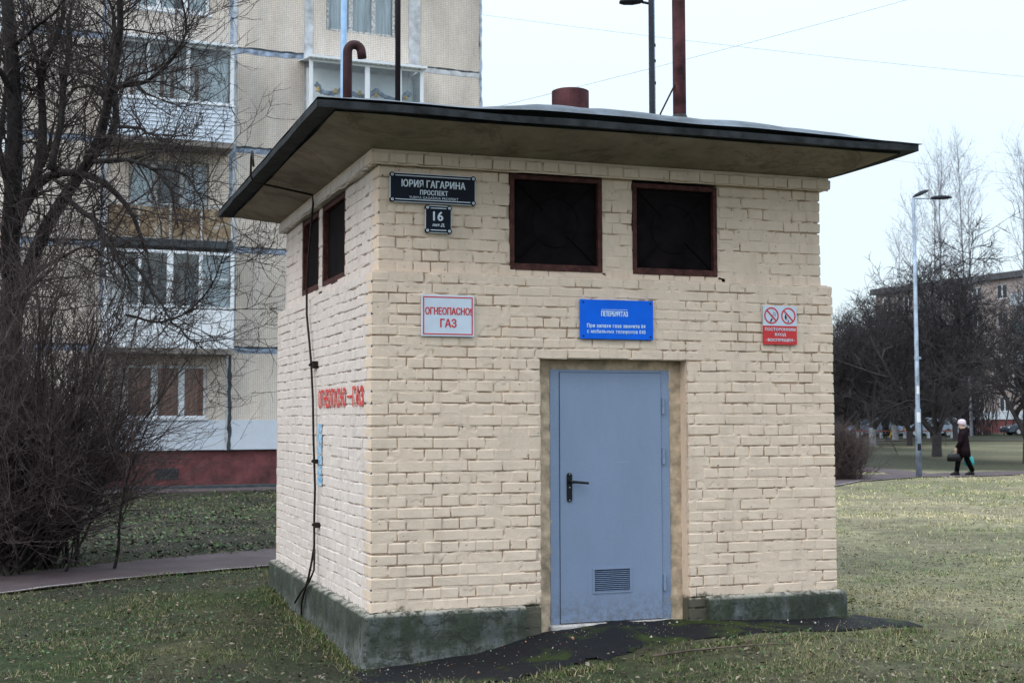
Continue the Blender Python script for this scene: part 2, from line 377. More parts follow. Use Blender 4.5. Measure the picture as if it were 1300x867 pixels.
# ------------------------------------------------------------------ terrain
CTRL = np.array([(-0.1, -0.12, -0.40, 1.2), (0.6, -0.3, -0.36, 1), (1.3, -0.1, -0.22, .8), (1.9, -0.05, -0.17, 1), (2.6, -0.1, -0.19, .8), (3.95, -0.1, -0.215, 1), (-0.1, 2, -0.33, 1), (-0.1, 4, -0.25, 1), (3.9, 4, -0.26, 1), (3.9, 2, -0.24, 1),
                 (1.5, -1.2, -0.32, 1), (4.5, -1.0, -0.29, 1), (0, -2.5, -0.38, 1.3), (-3, -2, -0.38, 1.5), (-2.5, 3, -0.36, 1.5), (-2.5, 5, -0.36, 1.5), (0.5, 7, -0.37, 2), (1, 10, -0.38, 3), (-3, 8, -0.38, 2),
                 (-3, 15, -0.42, 4), (3, 20, -0.45, 5), (1, 27, -0.45, 5), (10, 28, -0.42, 5), (-2, -9, -0.38, 5), (8, 3, -0.28, 4), (12, 10, -0.24, 6), (19, 21, -0.21, 7), (25, 23, -0.20, 7), (24, 30, -0.2, 8), (34, 38, -0.2, 10),
                 (43, 56, -0.12, 14), (57, 75, 0.02, 20), (60, 78, 0.03, 20), (85, 95, 0.08, 30), (85, 115, 0.08, 30), (-30, 30, -0.4, 30), (60, 0, -0.2, 30), (0, 100, -0.2, 40), (150, 100, 0.1, 60), (0, -60, -0.4, 40)])
def ground_h(x, y):
    x = np.asarray(x, float); y = np.asarray(y, float); sh = x.shape; x = x.ravel(); y = y.ravel()
    o = np.zeros(len(x))
    for s in range(0, len(x), 50000):
        d2 = (x[s:s+50000, None] - CTRL[None, :, 0]) ** 2 + (y[s:s+50000, None] - CTRL[None, :, 1]) ** 2
        wgt = CTRL[None, :, 3] ** 2 / (d2 + 0.08 * CTRL[None, :, 3] ** 2) ** 1.5
        o[s:s+50000] = (wgt * CTRL[None, :, 2]).sum(1) / wgt.sum(1)
    return o.reshape(sh)
def gh1(x, y): return float(ground_h(np.array([x]), np.array([y]))[0])

# left path centre line and right path centre line (they are one path passing behind the booth)
PATHS = [
    ('asphalt_path', [(-12, -0.3, 1.75), (-6.0, 3.55, 1.72), (-2.6, 6.2, 1.70), (0.6, 7.95, 1.72), (4.5, 10.2, 1.75), (10, 14.6, 1.8), (17.0, 20.9, 1.9), (20.5, 22.55, 2.0), (25.5, 22.6, 2.2), (34, 19.8, 2.2), (60, 12, 2.2)]),
    ('side_path', [(21.9, 23.8, 1.0), (22.3, 26.3, 1.5), (22.6, 29.6, 1.6), (20.5, 31.6, 1.6), (12, 34.0, 1.6)]),
    ('far_path', [(40, 66.5, 2.0), (50, 66, 2.2), (60, 62, 2.2), (80, 54, 2.2)]),
]
def dense(pts, step=0.4):
    P = np.array(pts, float); n = len(P); o = []
    def cr_(p0, p1, p2, p3, t_): return 0.5 * ((2 * p1) + (-p0 + p2) * t_ + (2 * p0 - 5 * p1 + 4 * p2 - p3) * t_ ** 2 + (-p0 + 3 * p1 - 3 * p2 + p3) * t_ ** 3)
    for i in range(n - 1):
        k = max(2, int(np.linalg.norm(P[i + 1, :2] - P[i, :2]) / step))
        for j in range(k): o.append(cr_(P[max(i - 1, 0)], P[i], P[i + 1], P[min(i + 2, n - 1)], j / k))
    o.append(P[-1]); return np.array(o)
PD = [dense(p) for _, p in PATHS]
def path_dist(x, y):
    """distance to the nearest path edge (negative inside)"""
    best = np.full(len(x), 1e9)
    for D in PD:
        for s in range(0, len(x), 40000):
            d = np.hypot(x[s:s+40000, None] - D[None, ::2, 0], y[s:s+40000, None] - D[None, ::2, 1]) - D[None, ::2, 2] / 2
            best[s:s+40000] = np.minimum(best[s:s+40000], d.min(1))
    return best
APRON = [(-0.16, -0.02), (-0.2, -0.62), (0.25, -1.0), (0.62, -1.08), (0.95, -0.98), (1.35, -0.78), (1.9, -0.66), (2.5, -0.60), (3.1, -0.56), (3.7, -0.60), (4.28, -0.48), (4.36, -0.34), (4.12, -0.10), (3.98, 0.04), (3.6, 0.1), (0.1, 0.1)]
def in_poly(x, y, poly):
    r = np.zeros(len(x), bool); n = len(poly)
    for i in range(n):
        x0, y0 = poly[i]; x1, y1 = poly[(i + 1) % n]
        c_ = ((y0 > y) != (y1 > y)) & (x < (x1 - x0) * (y - y0) / (y1 - y0 + 1e-12) + x0); r ^= c_
    return r

def zone_color(x, y):
    """turf pigment by place: green-straw lawn, darker rough grass left, humus under the trees"""
    n = len(x)
    a = vnoise(x, y, 1, 0.35); b_ = vnoise(x, y, 2, 1.4); c_ = vnoise(x, y, 3, 4.5); e_ = vnoise(x, y, 4, 0.8)
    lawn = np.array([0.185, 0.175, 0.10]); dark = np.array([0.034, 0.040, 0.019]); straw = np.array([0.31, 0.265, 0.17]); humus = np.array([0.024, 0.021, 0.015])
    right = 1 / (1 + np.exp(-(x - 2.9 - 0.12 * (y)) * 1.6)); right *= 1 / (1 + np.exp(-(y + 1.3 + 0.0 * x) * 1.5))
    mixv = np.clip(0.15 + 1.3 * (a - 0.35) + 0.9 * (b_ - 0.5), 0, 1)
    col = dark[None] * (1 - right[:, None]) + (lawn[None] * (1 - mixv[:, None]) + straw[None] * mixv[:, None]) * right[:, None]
    # patches of straw in the left lawn
    pm = np.clip((b_ * 0.6 + c_ * 0.4 - 0.52) * 4, 0, 1) * (1 - right) * 0.45
    col = col * (1 - pm[:, None]) + np.array([0.13, 0.115, 0.06])[None] * pm[:, None]
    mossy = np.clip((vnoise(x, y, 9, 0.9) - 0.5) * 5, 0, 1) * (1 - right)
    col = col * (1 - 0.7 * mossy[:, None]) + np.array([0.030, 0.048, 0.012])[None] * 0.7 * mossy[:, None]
    soil = np.clip((0.5 * e_ + 0.3 * b_ + 0.2 * c_ - 0.56) * 7, 0, 1) * (1 - 0.55 * right)
    col = col * (1 - 0.8 * soil[:, None]) + np.array([0.032, 0.027, 0.020])[None] * 0.8 * soil[:, None]
    # humus: bed beyond the left path, and below the far trees
    pdl = np.array([0.0] * n)
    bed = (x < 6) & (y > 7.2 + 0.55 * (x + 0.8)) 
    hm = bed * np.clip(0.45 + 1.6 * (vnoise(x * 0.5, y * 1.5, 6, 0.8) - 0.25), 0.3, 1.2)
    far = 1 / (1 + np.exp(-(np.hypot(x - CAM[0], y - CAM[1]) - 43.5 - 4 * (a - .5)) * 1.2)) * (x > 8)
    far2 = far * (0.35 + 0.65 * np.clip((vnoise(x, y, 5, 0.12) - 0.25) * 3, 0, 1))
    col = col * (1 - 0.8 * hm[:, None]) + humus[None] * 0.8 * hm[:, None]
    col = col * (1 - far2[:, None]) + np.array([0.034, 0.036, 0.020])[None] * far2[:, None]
    return col, right, hm

def axis(lo, hi, c0, c1, step, growth=1.16):
    v = list(np.arange(c0, c1 + 1e-6, step)); s = step; a = c0
    while a > lo: s *= growth; a -= s; v.insert(0, a)
    s = step; a = c1
    while a < hi: s *= growth; a += s; v.append(a)
    return np.array(v)
gx = axis(-1500, 1800, -7, 26, 0.22, 1.12); gy = axis(-1500, 1800, -5, 26, 0.22, 1.12)
X, Y = np.meshgrid(gx, gy, indexing='ij'); Zg = ground_h(X, Y)
rr = np.hypot(X - 1, Y - 3)
Zg += (vnoise(X, Y, 11, 0.9) - 0.5) * 0.05 * np.clip((rr - 3.2) / 4, 0, 1) * np.clip((60 - rr) / 40, 0, 1)
pdv = path_dist(X.ravel(), Y.ravel()).reshape(X.shape)
Zg -= np.clip(0.10 - pdv, 0, 0.35) * 0.10
nx, ny = X.shape
ids = np.arange(nx * ny).reshape(nx, ny)
F = np.stack([ids[:-1, :-1], ids[1:, :-1], ids[1:, 1:], ids[:-1, 1:]], -1).reshape(-1, 4)
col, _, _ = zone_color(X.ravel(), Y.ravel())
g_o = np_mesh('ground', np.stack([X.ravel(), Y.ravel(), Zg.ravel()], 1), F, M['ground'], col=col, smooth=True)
meta(g_o, kind='structure')
# fast lookup of the finished ground height
def gz(x, y):
    x = np.asarray(x, float); y = np.asarray(y, float)
    i = np.clip(np.searchsorted(gx, x) - 1, 0, nx - 2); j = np.clip(np.searchsorted(gy, y) - 1, 0, ny - 2)
    fx = np.clip((x - gx[i]) / (gx[i + 1] - gx[i]), 0, 1); fy = np.clip((y - gy[j]) / (gy[j + 1] - gy[j]), 0, 1)
    return (Zg[i, j] * (1 - fx) + Zg[i + 1, j] * fx) * (1 - fy) + (Zg[i, j + 1] * (1 - fx) + Zg[i + 1, j + 1] * fx) * fy
def gz1(x, y): return float(gz(np.array([x]), np.array([y]))[0])

def strip(name, D, mat, lift, wscale=1.0, side=None, sidew=0.06, edge_n=0.06):
    V = []; nseg = 7
    tang = np.gradient(D[:, :2], axis=0); tang /= np.linalg.norm(tang, axis=1)[:, None]; nor = np.stack([-tang[:, 1], tang[:, 0]], 1)
    for i in range(len(D)):
        for j in range(nseg):
            s_ = j / (nseg - 1) - 0.5
            off = s_ * D[i, 2] * wscale
            if j in (0, nseg - 1): off += (random.random() - 0.5) * edge_n * 2
            if side is not None: off = side * D[i, 2] / 2 + (j / (nseg - 1) - 0.5) * sidew
            x_, y_ = D[i, :2] + nor[i] * off; V.append((x_, y_))
    V = np.array(V); Z = gz(V[:, 0], V[:, 1]) + lift
    n = len(D); ids_ = np.arange(n * nseg).reshape(n, nseg)
    F_ = np.stack([ids_[:-1, :-1], ids_[1:, :-1], ids_[1:, 1:], ids_[:-1, 1:]], -1).reshape(-1, 4)
    F_ = F_[:, ::-1]
    return np_mesh(name, np.column_stack([V, Z]), F_, mat)
for (nm, _), D, lf in zip(PATHS, PD, (0.022, 0.016, 0.05)):
    o = strip('path', D, M['path'], lf); meta(o, kind='structure')
kb = strip('kerb', PD[0][:len(PD[0]) * 1 // 2], M['pale_concrete'], 0.034, side=-1.0, sidew=0.05); meta(kb, kind='structure')
# asphalt apron in front of the booth
ax_, ay_ = np.meshgrid(np.arange(-0.5, 4.7, 0.022), np.arange(-1.3, 0.2, 0.022), indexing='ij')
jx = ax_ + (vnoise(ax_, ay_, 21, 6) - 0.5) * 0.14; jy = ay_ + (vnoise(ax_, ay_, 22, 6) - 0.5) * 0.14
ins = in_poly(jx.ravel(), jy.ravel(), APRON).reshape(ax_.shape)
iv = np.arange(ax_.size).reshape(ax_.shape)
F_ = np.stack([iv[:-1, :-1], iv[1:, :-1], iv[1:, 1:], iv[:-1, 1:]], -1).reshape(-1, 4)
ok = ins.ravel()[F_].all(1)
bl = ins.astype(float)
for _ in range(5):
    q_ = bl.copy(); q_[1:-1, 1:-1] = (bl[:-2, 1:-1] + bl[2:, 1:-1] + bl[1:-1, :-2] + bl[1:-1, 2:] + bl[1:-1, 1:-1]) / 5; bl = q_
bl = np.clip((bl - 0.5) * 2, 0, 1) * ins
az_ = gz(ax_.ravel(), ay_.ravel()) - 0.012 + 0.032 * np.sqrt(bl.ravel()) + (vnoise(ax_.ravel(), ay_.ravel(), 23, 5) - 0.5) * 0.02 + (vnoise(ax_.ravel(), ay_.ravel(), 24, 22) - 0.5) * 0.006
o = np_mesh('asphalt_apron', np.column_stack([ax_.ravel(), ay_.ravel(), az_]), F_[ok], M['apron'], smooth=True); meta(o, kind='structure')

# ================================================================== GAS BOOTH
W_, L_ = 3.8465, 3.975
booth = empty('gas_booth', (0, 0, 0), 'small cream painted brick booth with dark overhanging roof and blue-grey steel door', 'utility booth')
courses = []
zc = 0.0
for k in range(22): courses.append((zc, zc + 1.828 / 22)); zc += 1.828 / 22
for k in range(8): courses.append((zc, zc + (2.45 - 1.828) / 8)); zc += (2.45 - 1.828) / 8
upper = [(2.45 + 0.08745 * k, 2.45 + 0.08745 * (k + 1)) for k in range(9)]
H_, S_ = 0.1326, 0.2653
bricks = []     # (x0,x1,y0,y1,z0,z1,face,u0,u1)

def run(u0, u1, kind, a_start, a_end):
    """split a run of wall into brick intervals"""
    cuts = [u0]
    u = u0 + a_start
    cuts.append(u)
    while True:
        if kind == 'S': step = S_ if random.random() > 0.12 else H_
        else: step = H_ if random.random() > 0.05 else S_
        u += step * random.uniform(0.985, 1.015)
        if u > u1 - a_end - 0.07: break
        cuts.append(u)
    cuts += [u1 - a_end, u1]
    return cuts

def course_bricks(face, u0, u1, off, z0, z1, kind, opens, corner0=True, corner1=True):
    a = 0.199 if kind == 'S' else 0.1326
    dep_corner = 0.128 if kind == 'S' else 0.199
    cuts = run(u0, u1, kind, a, a)
    zz0, zz1 = z0 + 0.0042, z1 - 0.0046
    for i in range(len(cuts) - 1):
        segs = [(cuts[i], cuts[i + 1])]
        for (o0, o1, oz0, oz1) in opens:
            if (z0 + z1) / 2 > oz0 and (z0 + z1) / 2 < oz1:
                ns = []
                for s0, s1 in segs:
                    if s1 <= o0 or s0 >= o1: ns.append((s0, s1)); continue
                    if s0 < o0: ns.append((s0, o0))
                    if s1 > o1: ns.append((o1, s1))
                segs = [q for q in ns if q[1] - q[0] > 0.035]
        for s0, s1 in segs:
            first = i == 0; last = i == len(cuts) - 2
            if face == 'left' and first: continue               # the corner brick belongs to the front course
            dep = dep_corner if (face == 'front' and (first or last)) or (face == 'left' and last) else 0.115
            g = random.choice((0.0018, 0.003, 0.0035, 0.005))
            a0 = s0 + (0 if (first) else g); a1 = s1 - (0 if last else g)
            pr = random.uniform(-0.0035, 0.0035)
            wob = random.uniform(-0.002, 0.002) + 0.009 * (float(vnoise((s0 + s1) / 2, z0, 17 if face == 'front' else 18, 2.3)) - 0.5)
            if face == 'front': bricks.append([a0, a1, off + pr, off + dep, zz0 + wob, zz1 + wob, 'front'])
            else: bricks.append([off + pr, off + dep, a0, a1, zz0 + wob, zz1 + wob, 'left'])

DOOR = (1.30, 2.525, -1.0, 1.828)
for k, (z0, z1) in enumerate(courses):
    kf = 'S' if k % 2 == 0 else 'H'
    kl = 'H' if kf == 'S' else 'S'
    course_bricks('front', 0, W_, 0.0, z0, z1, kf, [DOOR])
    course_bricks('left', 0, L_, 0.0, z0, z1, kl, [])
R_ = 0.066
WF = [(1.083, 1.838, 2.50, 3.3), (2.095, 2.832, 2.50, 3.3)]
WL = [(1.19, 2.11, 2.50, 3.3), (2.26, 3.05, 2.50, 3.3)]
for k, (z0, z1) in enumerate(upper):
    kf = 'H' if k % 2 == 0 else 'S'
    kl = 'H' if kf == 'S' else 'S'
    course_bricks('front', R_, W_ - R_, R_, z0, z1, kf, WF if k > 0 else [])
    course_bricks('left', R_, L_ - R_, R_, z0, z1, kl, WL if k > 0 else [])
course_bricks('front', 0, W_, -0.001, 3.238, 3.322, 'H', [])
course_bricks('left', 0, L_, -0.001, 3.238, 3.322, 'H', [])
for k in range(3):      # rough courses beside the door, below plinth level
    z0 = -0.083 * (k + 1); z1 = z0 + 0.083
    for a, b_ in ((1.165, 1.30), (2.525, 2.665)):
        bricks.append([a, b_, 0.002, 0.11, z0 + 0.005, z1 - 0.004, 'front'])

def seen(bk):
    c = np.array([(bk[0] + bk[1]) / 2, (bk[2] + bk[3]) / 2, (bk[4] + bk[5]) / 2])
    d = c - CAM; r = np.linalg.norm(d)
    if bk[6] == 'front': ar = (bk[1] - bk[0]) * abs(d[1]) / r
    else: ar = (bk[3] - bk[2]) * abs(d[0]) / r
    return ar * (bk[5] - bk[4]) / r ** 2
bricks.sort(key=seen, reverse=True)
tmpl = {}
def brick_template(dx, dy, dz, matkey):
    key = (round(dx / 0.012), round(dy / 0.02), round(dz / 0.004), matkey, random.randint(0, 3))
    if key not in tmpl:
        mb = MB(); mb.box(-0.5 * dx, 0.5 * dx, -0.5 * dy, 0.5 * dy, -0.5 * dz, 0.5 * dz, 0.0065, 0.0026)
        o = mb.build('brick', M[matkey], booth); tmpl[key] = (o.data, dx, dy, dz)
        return tmpl[key], o
    return tmpl[key], None
restF, restL = MB(), MB()
for n_, bk in enumerate(bricks):
    dx, dy, dz = bk[1] - bk[0], bk[3] - bk[2], bk[5] - bk[4]
    if n_ < 300:
        (me, tx, ty, tz), o = brick_template(dx, dy, dz, 'paint')
        if o is None:
            o = bpy.data.objects.new('brick', me); link(o, booth)
        o.location = ((bk[0] + bk[1]) / 2, (bk[2] + bk[3]) / 2, (bk[4] + bk[5]) / 2)
        o.scale = (dx / tx, dy / ty, dz / tz)
        o.rotation_euler = (random.uniform(-0.01, 0.01), random.uniform(-0.006, 0.006), random.uniform(-0.008, 0.008))
    else:
        (restF if bk[6] == 'front' else restL).box(*bk[:6], 0.0065, 0.0026)
meta(restF.build('bricks_of_front_wall', M['paint'], booth), kind='stuff')
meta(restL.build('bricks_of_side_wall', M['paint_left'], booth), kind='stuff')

# mortar sheets a little behind the brick faces
def mortar(face, u0, u1, z0, z1, off, step=0.014):
    us = np.linspace(u0, u1, max(2, int((u1 - u0) / step))); zs = np.linspace(z0, z1, max(2, int((z1 - z0) / step)))
    U, Z = np.meshgrid(us, zs, indexing='ij')
    q_ = np.clip((vnoise(U, Z * 2.2, 31, 6) * 0.65 + vnoise(U, Z, 32, 27) * 0.55 - 0.60) * 4.5, 0, 1)
    d = off + 0.0022 + 0.022 * q_
    ids_ = np.arange(U.size).reshape(U.shape)
    F_ = np.stack([ids_[:-1, :-1], ids_[1:, :-1], ids_[1:, 1:], ids_[:-1, 1:]], -1).reshape(-1, 4)
    if face == 'front': V = np.stack([U.ravel(), d.ravel(), Z.ravel()], 1)
    else: V = np.stack([d.ravel(), U.ravel(), Z.ravel()], 1); F_ = F_[:, ::-1]
    return V, F_
def join(parts):
    V = []; F_ = []; n = 0
    for v, f in parts: V.append(v); F_.append(f + n); n += len(v)
    return np.vstack(V), np.vstack(F_)
V, F_ = join([mortar('front', 0.012, 1.30, -0.3, 2.45, 0), mortar('front', 2.525, W_ - 0.012, -0.3, 2.45, 0), mortar('front', 1.30, 2.525, 1.835, 2.45, 0),
              mortar('front', R_ + .012, 1.083, 2.44, 3.25, R_), mortar('front', 1.838, 2.095, 2.44, 3.25, R_), mortar('front', 2.832, W_ - R_ - .012, 2.44, 3.25, R_),
              mortar('front', 1.0, 2.9, 2.44, 2.50, R_), mortar('front', 0.016, W_ - 0.016, 3.232, 3.34, 0.008)])
np_mesh('mortar_of_front_wall', V, F_, M['mortar'], booth, smooth=True)
V, F_ = join([mortar('left', 0.012, L_ - .012, -0.3, 2.45, 0), mortar('left', R_ + .012, 1.19, 2.44, 3.25, R_), mortar('left', 2.11, 2.26, 2.44, 3.25, R_),
              mortar('left', 3.05, L_ - R_ - .012, 2.44, 3.25, R_), mortar('left', 1.1, 3.1, 2.44, 2.50, R_), mortar('left', 0.016, L_ - 0.016, 3.232, 3.34, 0.008)])
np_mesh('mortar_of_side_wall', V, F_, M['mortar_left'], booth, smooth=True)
# solid wall cores, reveals, right and back walls
c_ = MB()
for x0, x1, z0, z1 in ((0.03, 1.305, -0.5, 2.46), (2.52, W_ - 0.03, -0.5, 2.46), (1.305, 2.52, 1.84, 2.46)): c_.box(x0, x1, 0.03, 0.30, z0, z1)
for x0, x1 in ((R_ + .03, 1.08), (1.842, 2.091), (2.836, W_ - R_ - .03)): c_.box(x0, x1, R_ + .03, 0.30, 2.462, 3.34)
for x0, x1 in ((1.081, 1.841), (2.092, 2.835)): c_.box(x0, x1, R_ + .03, 0.30, 2.462, 2.52)
c_.box(0.03, 0.30, 0.302, L_ - 0.03, -0.5, 2.46)
for y0, y1 in ((0.302, 1.186), (2.114, 2.256), (3.054, L_ - .03)): c_.box(R_ + .03, 0.30, y0, y1, 2.462, 3.34)
for y0, y1 in ((1.187, 2.113), (2.257, 3.053)): c_.box(R_ + .03, 0.30, y0, y1, 2.462, 2.53)
c_.box(W_ - 0.30, W_ - 0.03, 0.302, L_ - 0.03, -0.5, 3.34); c_.box(0.302, W_ - 0.302, L_ - 0.30, L_ - 0.03, -0.5, 3.34)
c_.box(W_ - 0.029, W_ - 0.004, 0.13, L_, -0.4, 2.45); c_.box(0.0, W_ - 0.03, L_ - 0.029, L_ - 0.002, -0.4, 2.45)
c_.box(0.01, W_ - 0.01, 0.02, 0.10, 3.325, 3.352); c_.box(0.01, 0.10, 0.102, L_ - 0.01, 3.325, 3.352)
c_.build('wall_core', M['mortar'], booth)
# rough plaster beside the door
p_ = MB()
def rough_strip(x0, x1, y, z0, z1, seed):
    us = np.linspace(x0, x1, 7); zs = np.linspace(z0, z1, 70); U, Z = np.meshgrid(us, zs, indexing='ij')
    d = y + (vnoise(U, Z, seed, 14) - 0.5) * 0.016 + (vnoise(U, Z, seed + 1, 45) - 0.5) * 0.008
    ids_ = np.arange(U.size).reshape(U.shape)
    F2 = np.stack([ids_[:-1, :-1], ids_[1:, :-1], ids_[1:, 1:], ids_[:-1, 1:]], -1).reshape(-1, 4)
    return np.stack([U.ravel(), d.ravel(), Z.ravel()], 1), F2
V, F2 = join([rough_strip(1.29, 1.43, 0.118, -0.22, 1.83, 41), rough_strip(2.41, 2.535, 0.118, -0.22, 1.83, 43), rough_strip(1.29, 2.53, 0.124, 1.755, 1.84, 47)])
np_mesh('door_plaster', V, F2, M['plaster'], booth, smooth=True)
mb = MB(); mb.box(1.40, 2.44, 0.055, 0.22, -0.36, -0.168, 0.012, 0.004); mb.build('door_sill', M['pale_concrete'], booth)

# door
fr = MB(); fr.box(1.418, 1.492, 0.112, 0.20, -0.165, 1.757, 0.002); fr.box(2.346, 2.42, 0.112, 0.20, -0.165, 1.757, 0.002)
fr.box(1.493, 2.345, 0.113, 0.20, 1.735, 1.756, 0.002); fr.build('door_frame', M['door'], booth)
dm = MB()
VX0, VX1, VZ0, VZ1 = 1.765, 2.073, 0.062, 0.237
for x0, x1, z0, z1 in ((1.496, VX0, -0.158, 1.733), (VX1, 2.342, -0.158, 1.733), (VX0, VX1, -0.158, VZ0), (VX0, VX1, VZ1, 1.733)): dm.box(x0, x1, 0.104, 0.15, z0, z1)
door = dm.build('door', M['door'], booth)
g_ = MB()
g_.box(VX0 - 0.008, VX0 + 0.006, 0.098, 0.14, VZ0 - 0.008, VZ1 + 0.008); g_.box(VX1 - 0.006, VX1 + 0.008, 0.098, 0.14, VZ0 - 0.008, VZ1 + 0.008)
g_.box(VX0 + 0.0062, VX1 - 0.0062, 0.098, 0.14, VZ1 - 0.004, VZ1 + 0.008); g_.box(VX0 + 0.0062, VX1 - 0.0062, 0.098, 0.14, VZ0 - 0.008, VZ0 + 0.004)
for k in range(11):
    z = VZ0 + 0.008 + k * (VZ1 - VZ0 - 0.012) / 11
    g_.prism([(0.100, z), (0.122, z + 0.007), (0.123, z + 0.0045), (0.101, z - 0.0025)], 0, VX0 + 0.007, VX1 - 0.007)
g_.build('vent_grille', M['door'], door, fix=True)
MB().box(VX0, VX1, 0.145, 0.149, VZ0, VZ1).build('vent_backing', M['black'], door)
hd = MB()
hd.prism([(1.568 + 0.021 * math.cos(a), 0.772 + 0.021 * math.sin(a) - 0) for a in np.linspace(math.pi, 2 * math.pi, 9)] + [(1.568 + 0.021 * math.cos(a), 0.951 + 0.021 * math.sin(a)) for a in np.linspace(0, math.pi, 9)], 1, 0.094, 0.104)
hd.tube([(1.570, 0.10, 0.905), (1.570, 0.055, 0.905), (1.60, 0.048, 0.904), (1.706, 0.05, 0.893)], [0.011, 0.011, 0.0105, 0.009], 8)
hd.build('handle', M['black'], door, fix=True)
sc_ = MB()
for z in (0.962, 0.862, 0.765): sc_.tube([(1.568, 0.094, z), (1.568, 0.091, z)], 0.0045, 8)
sc_.build('handle_screw', M['steel'], door)
for z in (1.48, 1.09, 0.115):
    h_ = MB(); h_.tube([(2.362, 0.098, z - 0.062), (2.362, 0.098, z - 0.002)], 0.012, 8); h_.tube([(2.362, 0.098, z + 0.002), (2.362, 0.098, z + 0.062)], 0.0095, 8)
    h_.box(2.352, 2.362, 0.100, 0.113, z - 0.055, z + 0.055); h_.build('hinge', M['door'], booth)

# windows: brown frames with dark steel shutters carrying a ring and crossing bars
def window_front(x0, x1, z0, z1):
    f = MB(); a = 0.036; yb, yf = 0.16, R_ - 0.006
    f.box(x0, x0 + a, yf, yb, z0, z1, 0.003, 0.001); f.box(x1 - a, x1, yf, yb, z0, z1, 0.003, 0.001)
    f.box(x0 + a, x1 - a, yf + .002, yb, z1 - 0.04, z1, 0.003, 0.001); f.box(x0 + a, x1 - a, yf - .002, yb, z0, z0 + 0.05, 0.003, 0.001)
    fo = f.build('window_frame', M['winframe'], booth)
    s_ = MB(); s_.box(x0 + a, x1 - a, 0.10, 0.115, z0 + 0.05, z1 - 0.04); s_.build('shutter_sheet', M['shutter'], fo)
    g = MB(); cx, cz = (x0 + x1) / 2, (z0 + z1) / 2 + .01; r = 0.19
    g.tube([(cx + r * math.cos(t_), 0.098, cz + r * math.sin(t_)) for t_ in np.linspace(0, 2 * math.pi, 33)], 0.004, 6, cap=False)
    hx, hz = (x1 - x0) / 2 - a, (z1 - z0) / 2 - 0.045
    for sx, sz in ((1, 1), (1, -1), (-1, 1), (-1, -1)):
        g.tube([(cx + sx * 0.10, 0.094, cz + sz * 0.10), (cx + sx * hx, 0.094, cz + sz * hz)], 0.006, 6)
    g.build('shutter_bars', M['shutter'], fo)
window_front(1.083, 1.838, 2.502, 3.232)
window_front(2.095, 2.832, 2.502, 3.218)
def window_left(y0, y1, z0, z1):
    f = MB(); a = 0.04; xb, xf = 0.19, R_ + 0.004
    f.box(xf, xb, y0, y0 + a, z0, z1, 0.003, 0.001); f.box(xf, xb, y1 - a, y1, z0, z1, 0.003, 0.001)
    f.box(xf + .002, xb, y0 + a, y1 - a, z1 - 0.05, z1, 0.003, 0.001); f.box(xf - .002, xb, y0 + a, y1 - a, z0, z0 + 0.06, 0.003, 0.001)
    fo = f.build('window_frame', M['winframe'], booth)
    s_ = MB(); s_.box(0.105, 0.12, y0 + a, (y0 + y1) / 2 - .004, z0 + 0.06, z1 - 0.05); s_.box(0.115, 0.13, (y0 + y1) / 2 + .004, y1 - a, z0 + 0.06, z1 - 0.05)
    s_.build('shutter_sheet', M['shutter'], fo)
window_left(1.19, 2.11, 2.515, 3.232); window_left(2.26, 3.05, 2.522, 3.232)

# plinth
def plinth(path, name, endcaps):
    """path: outline points (x, y) of the outer face; inside lies to the left of travel"""
    P = []
    for i in range(len(path) - 1):
        a = np.array(path[i]); b2 = np.array(path[i + 1]); n = max(1, int(np.linalg.norm(b2 - a) / 0.04))
        for k in range(n): P.append(a + (b2 - a) * k / n)
    P.append(np.array(path[-1])); P = np.array(P)
    tg = np.gradient(P, axis=0); tg /= np.linalg.norm(tg, axis=1)[:, None]; nin = np.stack([-tg[:, 1], tg[:, 0]], 1)
    sect = [(0.11, 0.012), (0.05, 0.006), (0.022, 0.0), (0.006, -0.010), (0.0, -0.028), (0, -0.07), (-0.002, -0.12), (0, -0.17), (0.0, -0.22), (-0.004, -0.27), (-0.008, -0.32), (-0.012, -0.37), (-0.012, -0.55)]
    V = []
    for i in range(len(P)):
        for j, (d, z) in enumerate(sect):
            s_ = P[i][0] * 1.3 + P[i][1] * 1.7
            nn = float(vnoise(s_, z * 3 + 5, 51, 5)) - 0.5; n3_ = float(vnoise(s_ * 3.1, z * 4 + 7, 52, 11)) - 0.5
            dd = d + (0.008 * nn + 0.006 * n3_) * (1 if j > 0 else 0)
            zz = z + (0.010 * nn + (0.006 if j < 5 else 0.004) * n3_) * (1 if 0 < j < 12 else 0)
            q = P[i] + nin[i] * dd; V.append((q[0], q[1], zz))
    ns = len(sect); n = len(P); ids_ = np.arange(n * ns).reshape(n, ns)
    F_ = np.stack([ids_[:-1, :-1], ids_[:-1, 1:], ids_[1:, 1:], ids_[1:, :-1]], -1).reshape(-1, 4)[:, ::-1]
    o = np_mesh(name, np.array(V), F_, M['plinth'], booth, smooth=True)
    cap = MB()
    for e in endcaps:
        q = [V[e * ns + j] for j in range(ns)]; q2 = P[e] + nin[e] * 0.11; q.append((q2[0], q2[1], -0.55)); cap.ngon(q)
    if endcaps: cap.build('plinth_end', M['plinth'], o)
    return o
arc = lambda cx, cy, r, a0, a1, n: [(cx + r * math.cos(a), cy + r * math.sin(a)) for a in np.linspace(a0, a1, n)]
# travel anticlockwise seen from above keeps the inside on the left
left_path = [(-0.06, L_ + 0.06), (-0.06, -0.03)] + arc(-0.03, -0.03, 0.03, math.pi, 1.5 * math.pi, 5)[1:] + [(1.16, -0.06)]
plinth(left_path, 'plinth', [-1])
right_path = [(2.665, -0.055), (W_ + 0.02, -0.055)] + arc(W_ + 0.02, 0.0, 0.055, -0.5 * math.pi, 0, 7)[1:] + [(W_ + 0.075, L_)]
plinth(right_path, 'plinth', [0])

